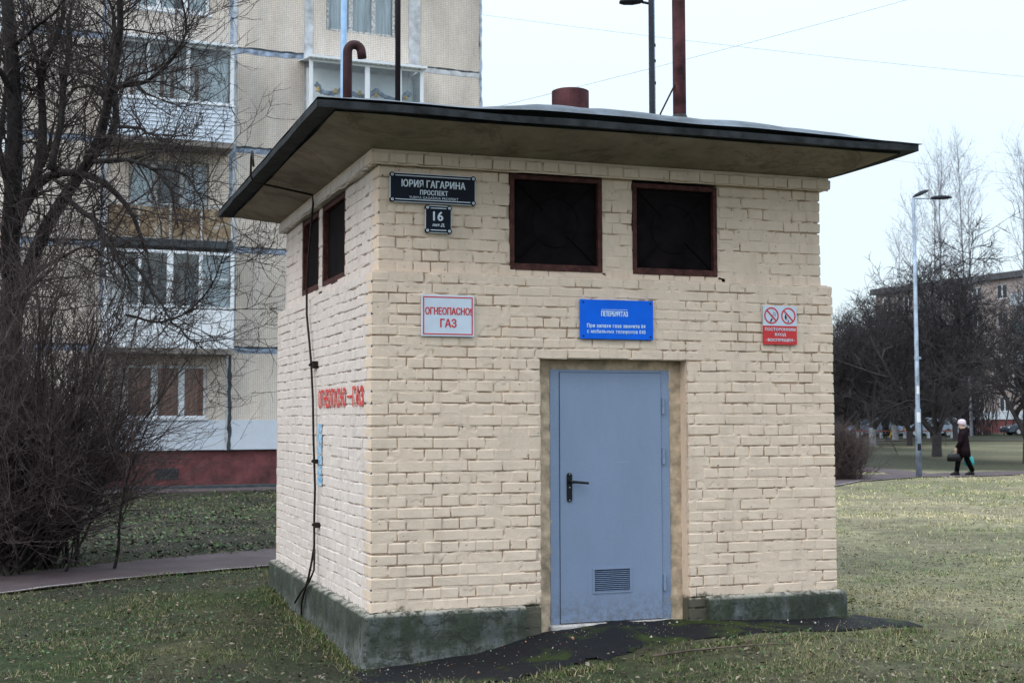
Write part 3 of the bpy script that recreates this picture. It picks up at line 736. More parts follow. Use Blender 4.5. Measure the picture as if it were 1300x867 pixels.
# roof
EX0, EX1, EY0, EY1, EZ = -0.528, 4.235, -0.645, 4.54, 3.512
rf = MB()
fb = 3.462
# fascia ring with a dark underside
inn = 0.125
outer = [(EX0, EY0), (EX1, EY0), (EX1, EY1), (EX0, EY1)]; inner = [(EX0 + inn * 1.1, EY0 + inn * 0.55), (EX1 - inn, EY0 + inn * 0.55), (EX1 - inn, EY1 - inn), (EX0 + inn * 1.1, EY1 - inn)]
def ringpts(P4, n, z, amp=0.0, seed=0):
    o = []
    for i in range(4):
        a = np.array(P4[i]); b2 = np.array(P4[(i + 1) % 4])
        for k in range(n):
            q = a + (b2 - a) * k / n; s_ = q[0] * 1.1 + q[1] * 1.3
            o.append((q[0] + amp * 0.5 * (float(vnoise(s_, 3, seed + 3, 2.2)) - .5) * (0 < k), q[1], z + amp * (float(vnoise(s_, 1.0, seed, 1.6)) - 0.5)))
    return o
n_ = 24
rf.rings([ringpts(outer, n_, EZ, 0.022, 61), ringpts(outer, n_, fb, 0.016, 61), ringpts(inner, n_, fb + 0.004, 0.018, 66), ringpts(inner, n_, fb - 0.012, 0.02, 69)], cap=False)
rf.build('eave_flashing', M['fascia'], booth, fix=True)
sf = MB(); wall4 = [(0.02, 0.02), (W_ - .02, 0.02), (W_ - .02, L_ - .02), (0.02, L_ - .02)]
mid4 = [((a[0] * .45 + b2[0] * .55), (a[1] * .45 + b2[1] * .55)) for a, b2 in zip(inner, wall4)]
sf.rings([ringpts(inner, 12, fb - 0.005, 0.008, 71), ringpts(mid4, 12, 3.392, 0.010, 73), ringpts(wall4, 12, 3.342, 0.006, 75)], cap=False)
sf.build('soffit', M['soffit'], booth)
# felt, dressed over the edge, wrinkled
us = np.linspace(0, 1, 150); vs = np.linspace(0, 1, 90); U, Vv = np.meshgrid(us, vs, indexing='ij')
XX = EX0 + 0.004 + U * (EX1 - EX0 - 0.008); YY = EY0 + 0.004 + (Vv ** 1.6) * (EY1 - EY0 - 0.008)
de = np.minimum(np.minimum(XX - EX0, EX1 - XX), np.minimum(YY - EY0, EY1 - YY))
dcn = np.clip(np.hypot(0, 0) + (XX - EX0) / 1.6, 0, 1) * np.clip((EX1 - XX) / 1.5, 0, 1)
hump = 0.10 * np.exp(-((de - 0.12) / 0.11) ** 2) * (0.35 + 0.65 * dcn)
ZZ = EZ + 0.006 + hump * (0.55 + 0.9 * vnoise(XX, YY, 81, 1.7)) + 0.012 * (vnoise(XX, YY, 82, 6) - 0.5) * np.clip(de / 0.05, 0, 1) - 0.05 * np.clip((de - 0.2) / 0.8, 0, 1)
ids_ = np.arange(U.size).reshape(U.shape)
F_ = np.stack([ids_[:-1, :-1], ids_[1:, :-1], ids_[1:, 1:], ids_[:-1, 1:]], -1).reshape(-1, 4)
np_mesh('roofing_felt', np.stack([XX.ravel(), YY.ravel(), ZZ.ravel()], 1), F_, M['felt'], booth, smooth=True)
mb = MB(); mb.prism([(EX1 - 0.50, EY0 + 0.02), (EX1 - 0.22, EY0 - 0.004), (EX1 + 0.03, EY0 - 0.012), (EX1 - 0.02, EY0 + 0.10), (EX1 - 0.3, EY0 + 0.12)], 2, EZ + 0.008, EZ + 0.012)
mb.build('corner_flashing', M['fascia'], booth)

# things fixed through the roof
mb = MB(); cx, cy, r = 1.81, 0.637, 0.152
mb.rings([[(cx + rr_ * math.cos(a), cy + rr_ * math.sin(a), z) for a in np.linspace(0, 2 * math.pi, 29)[:-1]] for rr_, z in ((r, 3.4), (r, 4.045), (r - 0.012, 4.05), (r - 0.014, 3.9), (0.01, 3.89))], cap=True)
mb.build('vent_pipe', M['rust'], booth, smooth=False)
mb = MB(); mb.tube([(2.92, 0.877, z) for z in (3.4, 4.5, 6.0, 7.6)], 0.057, 16); mast = mb.build('mast', M['rust'], booth, smooth=True)
mb = MB(); mb.rings([[(2.92 + a_ * math.cos(a), 0.877 + a_ * math.sin(a), z) for a in np.linspace(0, 2 * math.pi, 21)[:-1]] for a_, z in ((0.075, 3.42), (0.074, 3.95), (0.06, 3.985), (0.055, 3.99))]); mb.build('collar', M['black'], mast)
mb = MB(); mb.tube([(2.87, 0.86, 4.245), (2.70, 0.80, 3.965), (2.70, 0.80, 3.45)], 0.008, 6); mb.build('stay_rod', M['wire'], mast)
mb = MB(); cx, cy = 0.006, 0.846
pts = [(cx, cy, 3.4), (cx, cy, 4.26)] + [(cx + 0.055 - 0.055 * math.cos(a), cy - 0.01 * math.sin(a / 2), 4.27 + 0.06 * math.sin(a)) for a in np.linspace(0.0, math.pi, 12)] + [(cx + 0.115, cy - 0.01, 4.225)]
mb.tube(pts, 0.036, 14); mb.build('gooseneck_pipe', M['brownpipe'], booth, smooth=True)
mb = MB(); mb.tube([(0.605, 1.579, 3.4), (0.605, 1.579, 6.8)], 0.024, 12); mb.build('thin_pipe', M['darkpipe'], booth, smooth=True)

# rod running from the eave down the side wall
wire = [(-0.60, 1.66, 3.47), (-0.60, 1.72, 3.60), (-0.575, 1.96, 3.60), (-0.575, 1.99, 3.45), (-0.545, 2.0, 3.40), (-0.03, 2.06, 3.325), (-0.022, 2.07, 3.25), (-0.03, 2.097, 3.109), (-0.03, 2.248, 2.747), (-0.03, 2.297, 2.557), (-0.03, 2.29, 2.308), (-0.03, 2.193, 2.12), (-0.03, 2.079, 1.882), (-0.03, 1.985, 1.541), (-0.03, 1.955, 1.232),
        (-0.03, 1.874, 0.809), (-0.03, 1.901, 0.549), (-0.03, 1.894, 0.319), (-0.06, 1.85, 0.19), (-0.085, 1.86, 0.06), (-0.085, 2.08, -0.11), (-0.085, 2.165, -0.20), (-0.085, 2.165, -0.48)]
gw = empty('grounding_rod', (-0.03, 1.95, 0), 'rusty black grounding rod running from the eave down the side wall of the booth', 'rod')
def local(pts, o): return [(p[0] - o[0], p[1] - o[1], p[2] - o[2]) for p in pts]
mb = MB(); mb.tube(local(wire, gw.location), 0.010, 7); mb.build('rod', M['wire'], gw, smooth=True)
mb = MB(); mb.tube(local([(-0.03, 1.88, 0.30), (-0.05, 1.80, 0.13), (-0.085, 1.83, 0.03), (-0.085, 2.2, -0.10), (-0.09, 2.45, -0.22)], gw.location), 0.009, 6); mb.build('rod_branch', M['wire'], gw, smooth=True)
for y, z, s_ in ((2.06, 1.85, 1.0), (1.92, 1.03, 0.6), (1.885, 0.5, 0.7)):
    mb = MB(); mb.box(-0.045, 0.01, y - 0.13 * s_, y - 0.02, z - 0.03 * s_, z + 0.03 * s_, 0.004); mb.tube([(-0.045, y - 0.10 * s_, z + 0.01), (-0.05, y - 0.02, z + 0.0)], 0.012, 6)
    o = mb.build('rod_bracket', M['wire'], gw); o.location = (-gw.location.x, -gw.location.y, -gw.location.z)

# ------------------------------------------------------------------ lettering
FONT = None
def text_mesh(s, bold=0.0, spacing=1.0):
    cu = bpy.data.curves.new('t', 'FONT'); cu.body = s; cu.size = 1.0; cu.resolution_u = 3; cu.offset = bold; cu.space_character = spacing
    ob = bpy.data.objects.new('t', cu); COL.objects.link(ob)
    dg = bpy.context.evaluated_depsgraph_get(); dg.update()
    me = bpy.data.meshes.new_from_object(ob.evaluated_get(dg)); bpy.data.objects.remove(ob); bpy.data.curves.remove(cu)
    v = np.zeros(len(me.vertices) * 3, np.float32); me.vertices.foreach_get('co', v); return me, v.reshape(-1, 3)
def lettering(s, x0, x1, z0, z1, y, mat, parent, bold=0.012, spacing=1.05, face='front', name='lettering', heavy=0.035):
    me, v = text_mesh(s, bold, spacing)
    a = v[:, :2].min(0); b2 = v[:, :2].max(0); q = (v[:, :2] - a) / (b2 - a)
    if face == 'front': nv = np.stack([x0 + q[:, 0] * (x1 - x0), np.full(len(q), y), z0 + q[:, 1] * (z1 - z0)], 1)
    else: nv = np.stack([np.full(len(q), y), x0 + q[:, 0] * (x1 - x0), z0 + q[:, 1] * (z1 - z0)], 1)
    # heavier strokes: the print is laid three times, shifted sideways by a fraction of the stroke
    hgt = abs(z1 - z0); dlt = hgt * heavy
    bm = bmesh.new(); bm.from_mesh(me); bm.verts.ensure_lookup_table()
    for vv, co in zip(bm.verts, nv): vv.co = co
    ax_n = 0 if face == 'front' else 1; nn_ = 1 if face == 'front' else 0
    geo = list(bm.verts) + list(bm.edges) + list(bm.faces)
    if heavy > 0:
        for k, (dx_, dz_) in enumerate(((-dlt, 0), (dlt, 0), (0, dlt * 0.6), (0, -dlt * 0.6))):
            dup = bmesh.ops.duplicate(bm, geom=geo)['geom']
            for q_ in dup:
                if isinstance(q_, bmesh.types.BMVert): q_.co[ax_n] += dx_; q_.co[2] += dz_; q_.co[nn_] -= 0.00012 * (k + 1)
    bm.to_mesh(me); bm.free(); me.materials.clear(); me.materials.append(mat); me.update()
    me.name = name
    o = bpy.data.objects.new(name, me); return link(o, parent)

def plate(mb, x0, x1, z0, z1, y0, y1, r=0.008):
    pts = []
    for cx, cz, a0 in ((x1 - r, z1 - r, 0), (x0 + r, z1 - r, 0.5 * math.pi), (x0 + r, z0 + r, math.pi), (x1 - r, z0 + r, 1.5 * math.pi)):
        pts += [(cx + r * math.cos(a0 + t_), cz + r * math.sin(a0 + t_)) for t_ in np.linspace(0, 0.5 * math.pi, 5)]
    mb.prism(pts, 1, y0, y1)
def navy_sign(name, x0, x1, z0, z1, label, cat):
    s_ = empty(name, (0, 0, 0), label, cat)
    mb = MB(); plate(mb, x0, x1, z0, z1, 0.030, 0.042, 0.012); mb.build('rim', M['white_print'], s_, fix=True)
    mb = MB(); plate(mb, x0 + 0.005, x1 - 0.005, z0 + 0.005, z1 - 0.005, 0.026, 0.036, 0.010)
    for cx in (x0 + 0.016, x1 - 0.016):
        for cz in (z0 + 0.016, z1 - 0.016):
            mb.tube([(cx, 0.0255, cz), (cx, 0.040, cz)], 0.020, 14)
    mb.build('plate', M['sign_navy'], s_, fix=True)
    mb = MB()
    for cz in (z0 + 0.020, z1 - 0.020): mb.box(x0 + 0.040, x1 - 0.040, 0.0235, 0.0262, cz - 0.003, cz + 0.003)
    mb.build('white_line', M['white_print'], s_)
    for cx in (x0 + 0.016, x1 - 0.016):
        for cz in (z0 + 0.016, z1 - 0.016):
            mb = MB(); mb.tube([(cx, 0.0215, cz), (cx, 0.026, cz)], 0.0105, 12); mb.build('screw_cap', M['white_print'], s_)
            mb = MB(); mb.tube([(cx, 0.0205, cz), (cx, 0.0216, cz)], 0.004, 8); mb.build('screw', M['black'], s_)
    return s_
s1 = navy_sign('street_name_sign', 0.145, 0.798, 2.965, 3.180, 'long navy street name sign with white lettering at the corner below the eave', 'street sign')
lettering('ЮРИЯ ГАГАРИНА', 0.232, 0.718, 3.078, 3.132, 0.0245, M['white_print'], s1, 0.004)
lettering('ПРОСПЕКТ', 0.372, 0.583, 3.024, 3.060, 0.0245, M['white_print'], s1, 0.004)
lettering('YURIYA GAGARINA PROSPEKT', 0.288, 0.665, 2.993, 3.012, 0.0245, M['white_print'], s1, 0.0, heavy=0)
s2 = navy_sign('house_number_sign', 0.412, 0.612, 2.748, 2.950, 'small square navy house number sign 16 under the street name sign', 'house number')
lettering('16', 0.472, 0.546, 2.838, 2.905, 0.0245, M['white_print'], s2, 0.004)
lettering('лит.Д', 0.465, 0.556, 2.792, 2.818, 0.0245, M['white_print'], s2, 0.004)
s3 = empty('gas_warning_sign', (0, 0, 0), 'white sign with red border and red lettering about flammable gas', 'warning sign')
MB().box(0.369, 0.772, -0.022, -0.010, 1.983, 2.287, 0.002).build('plate', M['sign_white'], s3)
mb = MB(); x0, x1, z0, z1 = 0.381, 0.760, 1.996, 2.274; t_ = 0.0085
mb.box(x0, x1, -0.0235, -0.0218, z1 - t_, z1); mb.box(x0, x1, -0.0235, -0.0218, z0, z0 + t_); mb.box(x0, x0 + t_, -0.0235, -0.0218, z0 + t_, z1 - t_); mb.box(x1 - t_, x1, -0.0235, -0.0218, z0 + t_, z1 - t_)
mb.build('red_border', M['sign_red'], s3)
lettering('ОГНЕОПАСНО!', 0.398, 0.748, 2.142, 2.196, -0.0238, M['sign_red'], s3, 0.004, 1.0)
lettering('ГАЗ', 0.512, 0.634, 2.050, 2.113, -0.0238, M['sign_red'], s3, 0.004, 1.0)
s4 = empty('gas_company_sign', (0, 0, 0), 'bright blue sign with white gas company lettering and phone numbers above the door', 'information sign')
MB().box(1.615, 2.224, -0.024, -0.010, 1.985, 2.286, 0.002).build('plate', M['sign_blue'], s4)
lettering('ПЕТЕРБУРГГАЗ'.replace('ГГ', 'ГГ'), 1.788, 2.008, 2.160, 2.200, -0.0255, M['light_print'], s4, 0.003, 0.96)
MB().box(1.788, 2.008, -0.0255, -0.0242, 2.210, 2.213).build('print_line', M['light_print'], s4)
lettering('При запахе газа звоните 04', 1.670, 2.155, 2.066, 2.103, -0.0255, M['light_print'], s4, 0.0, 1.12)
lettering('с мобильных теле\u03c6онов 040', 1.670, 2.155, 2.022, 2.060, -0.0255, M['light_print'], s4, 0.0, 1.12, heavy=0.02)
for cx in (1.640, 2.199):
    for cz in (2.008, 2.264):
        mb = MB(); mb.tube([(cx, -0.028, cz), (cx, -0.022, cz)], 0.007, 8); mb.build('screw', M['black'], s4)
s5 = empty('no_entry_sign', (0, 0, 0), 'red and white sign with two prohibition circles at the right end of the front wall', 'prohibition sign')
MB().box(3.190, 3.494, -0.022, -0.010, 2.118, 2.278).build('pictogram_plate', M['sign_white'], s5)
MB().box(3.190, 3.494, -0.022, -0.010, 1.968, 2.1178).build('red_plate', M['sign_red'], s5)
for cx in (3.264, 3.418):
    mb = MB(); cz = 2.199; ro, ri = 0.066, 0.055; n_ = 32
    A = np.linspace(0, 2 * math.pi, n_ + 1)[:-1]
    mb.rings([[(cx + r_ * math.cos(a), y_, cz + r_ * math.sin(a)) for a in A] for r_, y_ in ((ro, -0.0216), (ro, -0.0240), (ri, -0.0240), (ri, -0.0216))], cap=False)
    d = 0.042; t2 = 0.0042
    mb.prism([(cx - d - t2, cz + d - t2), (cx - d + t2, cz + d + t2), (cx + d + t2, cz - d + t2), (cx + d - t2, cz - d - t2)], 1, -0.0246, -0.0232)
    mb.build('prohibition_ring', M['sign_red'], s5, fix=True)
mb = MB()
mb.prism([(3.248, 2.148), (3.262, 2.148), (3.276, 2.176), (3.262, 2.176)], 1, -0.0232, -0.0222)
for k in range(3): mb.prism([(3.272 + k * .012, 2.190), (3.275 + k * .012, 2.190), (3.287 + k * .010, 2.232 - k * .006), (3.284 + k * .010, 2.232 - k * .006)], 1, -0.0230, -0.0222)
mb.build('cigarette_print', M['black'], s5, fix=True)
mb = MB()
mb.prism([(3.384, 2.186), (3.392, 2.172), (3.402, 2.176), (3.404, 2.190), (3.398, 2.200), (3.398, 2.224), (3.388, 2.204)], 1, -0.0230, -0.0222)
mb.prism([(3.408, 2.146), (3.420, 2.150), (3.424, 2.166), (3.414, 2.160)], 1, -0.0230, -0.0222)
mb.tube([(3.386, -0.0226, 2.19), (3.392, -0.0226, 2.170), (3.404, -0.0226, 2.166), (3.412, -0.0226, 2.176)], 0.002, 4)
mb.build('match_print', M['black'], s5, fix=True)
lettering('ПОСТОРОННИМ', 3.204, 3.480, 2.078, 2.102, -0.0232, M['white_print'], s5, 0.003, 1.04)
lettering('ВХОД', 3.294, 3.392, 2.034, 2.060, -0.0232, M['white_print'], s5, 0.003, 1.04)
lettering('ВОСПРЕЩЕН', 3.228, 3.456, 1.990, 2.016, -0.0232, M['white_print'], s5, 0.003, 1.04)
mb = MB()
for cx in (3.212, 3.472): mb.tube([(cx, -0.024, 2.002), (cx, -0.0215, 2.002)], 0.004, 8)
mb.build('rivet', M['steel'], s5)
# red and blue stencil on the side wall (text runs towards the front corner)
lettering('ОГНЕОПАСНО', 1.865, 0.80, 1.478, 1.632, -0.0092, M['red_stencil'], booth, 0.022, 0.98, face='left', name='red_stencil_lettering', heavy=0.012)
lettering('ГАЗ', 0.56, 0.20, 1.478, 1.632, -0.0092, M['red_stencil'], booth, 0.022, 1.0, face='left', name='red_stencil_lettering', heavy=0.012)
MB().box(-0.0092, -0.0040, 0.60, 0.75, 1.548, 1.566).build('red_stencil_dash', M['red_stencil'], booth)
mb = MB()
for k in range(6):
    z = 0.83 + k * 0.088
    mb.box(-0.0092, -0.0040, 1.715 + 0.012 * (k % 2), 1.875, z, z + 0.076)
mb.build('blue_stencil', M['blue_stencil'], booth)

# ================================================================== APARTMENT BLOCK (left, behind)
def tile_mat(name, c1, c2, grout, sz=0.052, wash=None):
    mt, t, b = newmat(name)
    tcn = t.nodes.new('ShaderNodeTexCoord'); mp = t.nodes.new('ShaderNodeMapping'); mp.inputs['Rotation'].default_value = (math.radians(90), 0, 0)
    sepn = t.nodes.new('ShaderNodeSeparateXYZ'); t.links.new(tcn.outputs['Object'], sepn.inputs[0])
    cmb = t.nodes.new('ShaderNodeCombineXYZ')
    ad = t.nodes.new('ShaderNodeMath'); ad.operation = 'ADD'; t.links.new(sepn.outputs['X'], ad.inputs[0]); t.links.new(sepn.outputs['Y'], ad.inputs[1])
    t.links.new(ad.outputs[0], cmb.inputs['X']); t.links.new(sepn.outputs['Z'], cmb.inputs['Y'])
    br = t.nodes.new('ShaderNodeTexBrick'); br.offset = 0; br.squash = 1
    br.inputs['Scale'].default_value = 1.0; br.inputs['Brick Width'].default_value = sz; br.inputs['Row Height'].default_value = sz
    br.inputs['Mortar Size'].default_value = 0.006; br.inputs['Mortar Smooth'].default_value = 0.2; br.inputs['Bias'].default_value = 0.0
    br.inputs['Color1'].default_value = (*c1, 1); br.inputs['Color2'].default_value = (*c2, 1); br.inputs['Mortar'].default_value = (*grout, 1)
    t.links.new(cmb.outputs[0], br.inputs['Vector'])
    c = br.outputs['Color']
    n = noise(t, 0.9, 4, 0.65, vec=tcn.outputs['Object'], stretch=(1, 1, 0.35))
    c = mix(t, 1.0, c, ramp(t, n, [(0.3, 0.70), (0.7, 1.14)]), 'MULTIPLY')
    if wash:
        c = mix(t, ramp(t, noise(t, 5, 5, 0.7, vec=tcn.outputs['Object']), [(0.35, 1.0), (0.75, 0.70)]), c, wash)
    t.links.new(c, b.inputs['Base Color']); b.inputs['Roughness'].default_value = 0.6
    return mt
M['tile'] = tile_mat('mosaic_tile_panel', (0.79, 0.67, 0.57), (0.70, 0.59, 0.495), (0.35, 0.335, 0.335))
M['tile_washed'] = tile_mat('whitewashed_tile_panel', (0.5, 0.45, 0.37), (0.44, 0.39, 0.32), (0.3, 0.29, 0.27), wash=(0.56, 0.61, 0.70))
M['seam'] = simple('blue_grey_sealed_seam', (0.27, 0.33, 0.44), 0.7, 0.5, 5)
M['seam_pale'] = simple('pale_sealed_seam', (0.50, 0.51, 0.54), 0.7, 0.25, 4)
M['seam_dark'] = simple('dark_open_joint', (0.04, 0.05, 0.06), 0.8, 0.4, 8)
M['redplinth'] = simple('dark_red_base_paint', (0.135, 0.038, 0.040), 0.8, 0.35, 3.0, 0.4)
M['pvc'] = simple('white_plastic_frame', (0.72, 0.75, 0.80), 0.45, 0.05, 3)
M['oldframe'] = simple('peeling_white_frame', (0.50, 0.50, 0.50), 0.7, 0.5, 18, 0.4)
M['siding'] = simple('pale_blue_siding', (0.56, 0.62, 0.72), 0.5, 0.06, 3)
M['slab'] = simple('stained_concrete_slab', (0.20, 0.18, 0.165), 0.9, 0.35, 4)
mt, t, b = newmat('rust_stained_ochre_panel'); M['rustpanel'] = mt
t.links.new(ramp(t, noise(t, 2.2, 6, 0.75, dist=0.8), [(0.32, (0.10, 0.055, 0.035)), (0.45, (0.17, 0.11, 0.065)), (0.55, (0.25, 0.18, 0.11)), (0.64, (0.34, 0.32, 0.30))]), b.inputs['Base Color']); b.inputs['Roughness'].default_value = 0.85
M['curtain'] = simple('pale_curtain', (0.70, 0.75, 0.82), 0.9, 0.25, 2.5, stretch=(6, 6, 0.4))
M['browncurtain'] = simple('brown_curtain', (0.33, 0.135, 0.085), 0.9, 0.3, 3, stretch=(6, 6, 0.4))
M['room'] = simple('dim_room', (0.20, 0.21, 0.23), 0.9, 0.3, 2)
M['loggia'] = simple('white_loggia_wall', (0.74, 0.75, 0.77), 0.9, 0.15, 2)
M['loggia_lit'] = simple('white_inner_wall', (0.85, 0.86, 0.88), 0.9, 0.1, 1.5)
M['brownwood'] = simple('brown_wood_frame', (0.22, 0.11, 0.08), 0.7, 0.2, 8)
mt, t, b = newmat('window_glass'); M['glass'] = mt
t.nodes.remove(b); tr = t.nodes.new('ShaderNodeBsdfTransparent'); gl = t.nodes.new('ShaderNodeBsdfGlossy'); gl.inputs['Roughness'].default_value = 0.03
tr.inputs['Color'].default_value = (0.95, 0.975, 0.98, 1)
fz = t.nodes.new('ShaderNodeFresnel'); fz.inputs['IOR'].default_value = 1.5
ma = t.nodes.new('ShaderNodeMath'); ma.operation = 'MULTIPLY_ADD'; ma.inputs[1].default_value = 0.8; ma.inputs[2].default_value = 0.0; t.links.new(fz.outputs[0], ma.inputs[0])
mxs = t.nodes.new('ShaderNodeMixShader'); t.links.new(ma.outputs[0], mxs.inputs[0]); t.links.new(tr.outputs[0], mxs.inputs[1]); t.links.new(gl.outputs[0], mxs.inputs[2])
t.links.new(mxs.outputs[0], [n for n in t.nodes if n.type == 'OUTPUT_MATERIAL'][0].inputs['Surface'])

apt = empty('apartment_building', (1.431, 27.551, 0), 'large beige tiled panel apartment building with glazed balconies behind the bare trees', 'apartment building', rz=math.radians(3.5))
ZS = [0.6, 3.36, 6.10, 8.87, 11.64, 14.40]
BX = [-4.22, -2.10, 1.24, 3.42, 6.66, 8.65]
core = MB(); core.box(-4.20, 8.63, 0.55, 30, -0.8, 14.9); core.build('building_core', M['tile'], apt)
mb = MB(); mb.box(-4.10, 8.53, 0.12, 0.545, -1.0, 0.575); bp_ = mb.build('red_base', M['redplinth'], apt)
mb = MB(); mb.box(-0.68, -0.07, 0.10, 0.119, -0.16, 0.13)
mb.build('base_vent', M['seam_dark'], bp_)
mb = MB()
for k in range(9): mb.box(-0.64 + k * 0.068, -0.62 + k * 0.068, 0.085, 0.099, -0.15, 0.12)
mb.build('base_vent_bars', M['wire'], bp_)
mb = MB(); mb.box(-4.3, 8.7, -0.35, 0.10, -0.75, -0.33, 0.01); mb.build('base_kerb', M['seam_dark'], apt)
mb = MB(); mb.box(-4.4, 8.8, -0.40, -0.355, -0.75, -0.40); mb.build('base_pipe', M['slab'], apt)

def panel(x0, x1, z0, z1, holes, mat, name='wall_panel'):
    mb = MB(); g = 0.012
    x0 += g; x1 -= g; z0 += g; z1 -= g
    if holes:
        a0, a1, b0, b1 = holes
        for q in ((x0, a0, z0, z1), (a1, x1, z0, z1), (a0, a1, z0, b0), (a0, a1, b1, z1)): mb.box(q[0], q[1], 0, 0.54, q[2], q[3])
    else: mb.box(x0, x1, 0, 0.54, z0, z1)
    return mb.build(name, mat, apt)

def window(x0, x1, z0, z1, mulls, fmat, curt, y=0.10, fw=0.07, parent=None, transoms=(), deep=True):
    parent = parent or apt
    f = MB(); f.box(x0, x0 + fw, y, y + 0.07, z0, z1, 0.006); f.box(x1 - fw, x1, y, y + 0.07, z0, z1, 0.006)
    f.box(x0 + fw, x1 - fw, y + .001, y + 0.069, z1 - fw, z1, 0.006); f.box(x0 + fw, x1 - fw, y - 0.001, y + 0.069, z0, z0 + fw, 0.006)
    for mx, mw in mulls: f.box(mx - mw / 2, mx + mw / 2, y + .002, y + 0.068, z0 + fw, z1 - fw, 0.006)
    for (tx0, tx1, tz) in transoms: f.box(tx0, tx1, y + 0.004, y + 0.06, tz - 0.02, tz + 0.02)
    fo = f.build('window_frame', fmat, parent)
    xs = [x0 + fw] + [q for mx, mw in mulls for q in (mx - mw / 2, mx + mw / 2)] + [x1 - fw]
    for k in range(0, len(xs), 2):
        p = MB(); p.box(xs[k], xs[k + 1], y + 0.030, y + 0.036, z0 + fw, z1 - fw); p.build('pane', M['glass'], fo)
    if deep:
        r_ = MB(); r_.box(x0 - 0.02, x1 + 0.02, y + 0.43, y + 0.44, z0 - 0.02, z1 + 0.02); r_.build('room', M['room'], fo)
        for (c0, c1, cm) in curt:
            cmb_ = MB(); n = max(4, int((c1 - c0) / 0.06)); pts = [(c0 + (c1 - c0) * k / n, y + 0.10 + 0.02 * math.sin(k * 1.9)) for k in range(n + 1)]
            base = len(cmb_.v)
            for px_, py_ in pts: cmb_.v += [(px_, py_, z0 + 0.05), (px_, py_, z1 - 0.05)]
            for k in range(n): cmb_.f.append((2 * k, 2 * k + 2, 2 * k + 3, 2 * k + 1))
            cmb_.build('curtain', M[cm], fo)
    return fo

for s_ in range(5):
    z0, z1 = ZS[s_], ZS[s_ + 1]
    for k in range(5):
        x0, x1 = BX[k], BX[k + 1]; hole = None
        if k == 1: hole = (-1.47, 0.65, z0 + 0.86, z0 + 2.28)
        if k == 3: hole = (3.90, 5.98, z0 + 0.78, z0 + 2.22)
        if s_ == 0:
            # ground storey: lower band painted over
            zb = 1.41
            if hole:
                h2 = (hole[0], hole[1], zb + 0.02, hole[3])
                panel(x0, x1, zb - 0.012, z1, (hole[0], hole[1], zb + 0.04, hole[3]), M['tile']); panel(x0, x1, z0, zb + 0.012, None, M['tile_washed'], 'washed_wall_panel')
            else:
                panel(x0, x1, zb - 0.012, z1, None, M['tile']); panel(x0, x1, z0, zb + 0.012, None, M['tile_washed'], 'washed_wall_panel')
        else:
            o = panel(x0, x1, z0, z1, hole, M['loggia'] if (s_, k) in ((3, 1), (3, 3), (1, 1)) else M['tile'])
# windows
window(-1.47, 0.65, 1.46, 2.87, [(-0.72, 0.17), (-0.01, 0.17)], M['pvc'], [(-1.40, 0.60, 'browncurtain')])
mb = MB(); mb.box(-1.50, 0.70, -0.05, 0.12, 1.40, 1.455, 0.01); mb.build('window_sill', M['pvc'], apt)
window(-1.45, 0.63, ZS[2] + 0.87, ZS[2] + 2.27, [(-0.75, 0.10), (-0.05, 0.12)], M['oldframe'], [(-1.4, -0.8, 'curtain'), (0.02, 0.6, 'curtain')])
window(-1.45, 0.63, ZS[4] + 0.84, ZS[4] + 2.27, [(-0.72, 0.14), (-0.02, 0.14)], M['pvc'], [(-1.4, -0.3, 'curtain'), (0.1, 0.6, 'curtain')], fw=0.10)
mb = MB(); mb.box(-1.50, 0.68, -0.05, 0.12, ZS[4] + 0.78, ZS[4] + 0.835, 0.01); mb.build('window_sill', M['pvc'], apt)
window(-1.45, 0.63, ZS[3] + 0.87, ZS[3] + 2.27, [(-0.9, 0.14), (0.0, 0.14)], M['brownwood'], [(-1.4, 0.6, 'curtain')], y=0.06, fw=0.12)
window(-1.45, 0.63, ZS[1] + 0.87, ZS[1] + 2.27, [(-0.72, 0.12), (-0.02, 0.12)], M['oldframe'], [(0.1, 0.6, 'curtain')])
for s_ in range(4):
    window(3.92, 5.96, ZS[s_] + 0.80, ZS[s_] + 2.2, [(4.60, 0.10), (5.30, 0.10)], M['pvc'], [(3.98, 5.9, 'curtain')])
window(3.92, 5.96, ZS[4] + 0.80, ZS[4] + 2.2, [(4.64, 0.12), (5.32, 0.12)], M['oldframe'], [(3.98, 4.6, 'curtain'), (4.66, 5.9, 'curtain')], y=0.06)
# seams: sealed joints, with ragged bands of grey paint
def seam(x0, x1, z0, z1, mat, y=-0.008, name='sealed_seam'):
    mb = MB(); vert = (z1 - z0) > (x1 - x0); L = (z1 - z0) if vert else (x1 - x0); n = max(3, int(L / 0.14)); pts0 = []; pts1 = []
    for k in range(n + 1):
        t_ = k / n
        if vert: pts0.append((x0 + random.uniform(-1, 1) * 0.02, z0 + L * t_)); pts1.append((x1 + random.uniform(-1, 1) * 0.02, z0 + L * t_))
        else: pts0.append((x0 + L * t_, z0 + random.uniform(-1, 1) * 0.018)); pts1.append((x0 + L * t_, z1 + random.uniform(-1, 1) * 0.018))
    for k in range(n):
        q = [pts0[k], pts1[k], pts1[k + 1], pts0[k + 1]]
        if not vert: q = [pts0[k], pts0[k + 1], pts1[k + 1], pts1[k]]
        if vert: q = [pts0[k], pts1[k], pts1[k + 1], pts0[k + 1]]
        mb.ngon([(a, y, b_) for a, b_ in q]); 
    mb.build(name, mat, apt)
for s_ in range(1, 6):
    z = ZS[s_]
    for k in range(5):
        if k == 1: continue
        seam(BX[k] + 0.08, BX[k + 1] - 0.08, z - 0.13, z + 0.015, M['seam'] if k in (0, 2) else M['seam_pale'], y=-0.006)
        seam(BX[k] + 0.08, BX[k + 1] - 0.08, z + 0.0, z + 0.05, M['seam_dark'], y=-0.009)
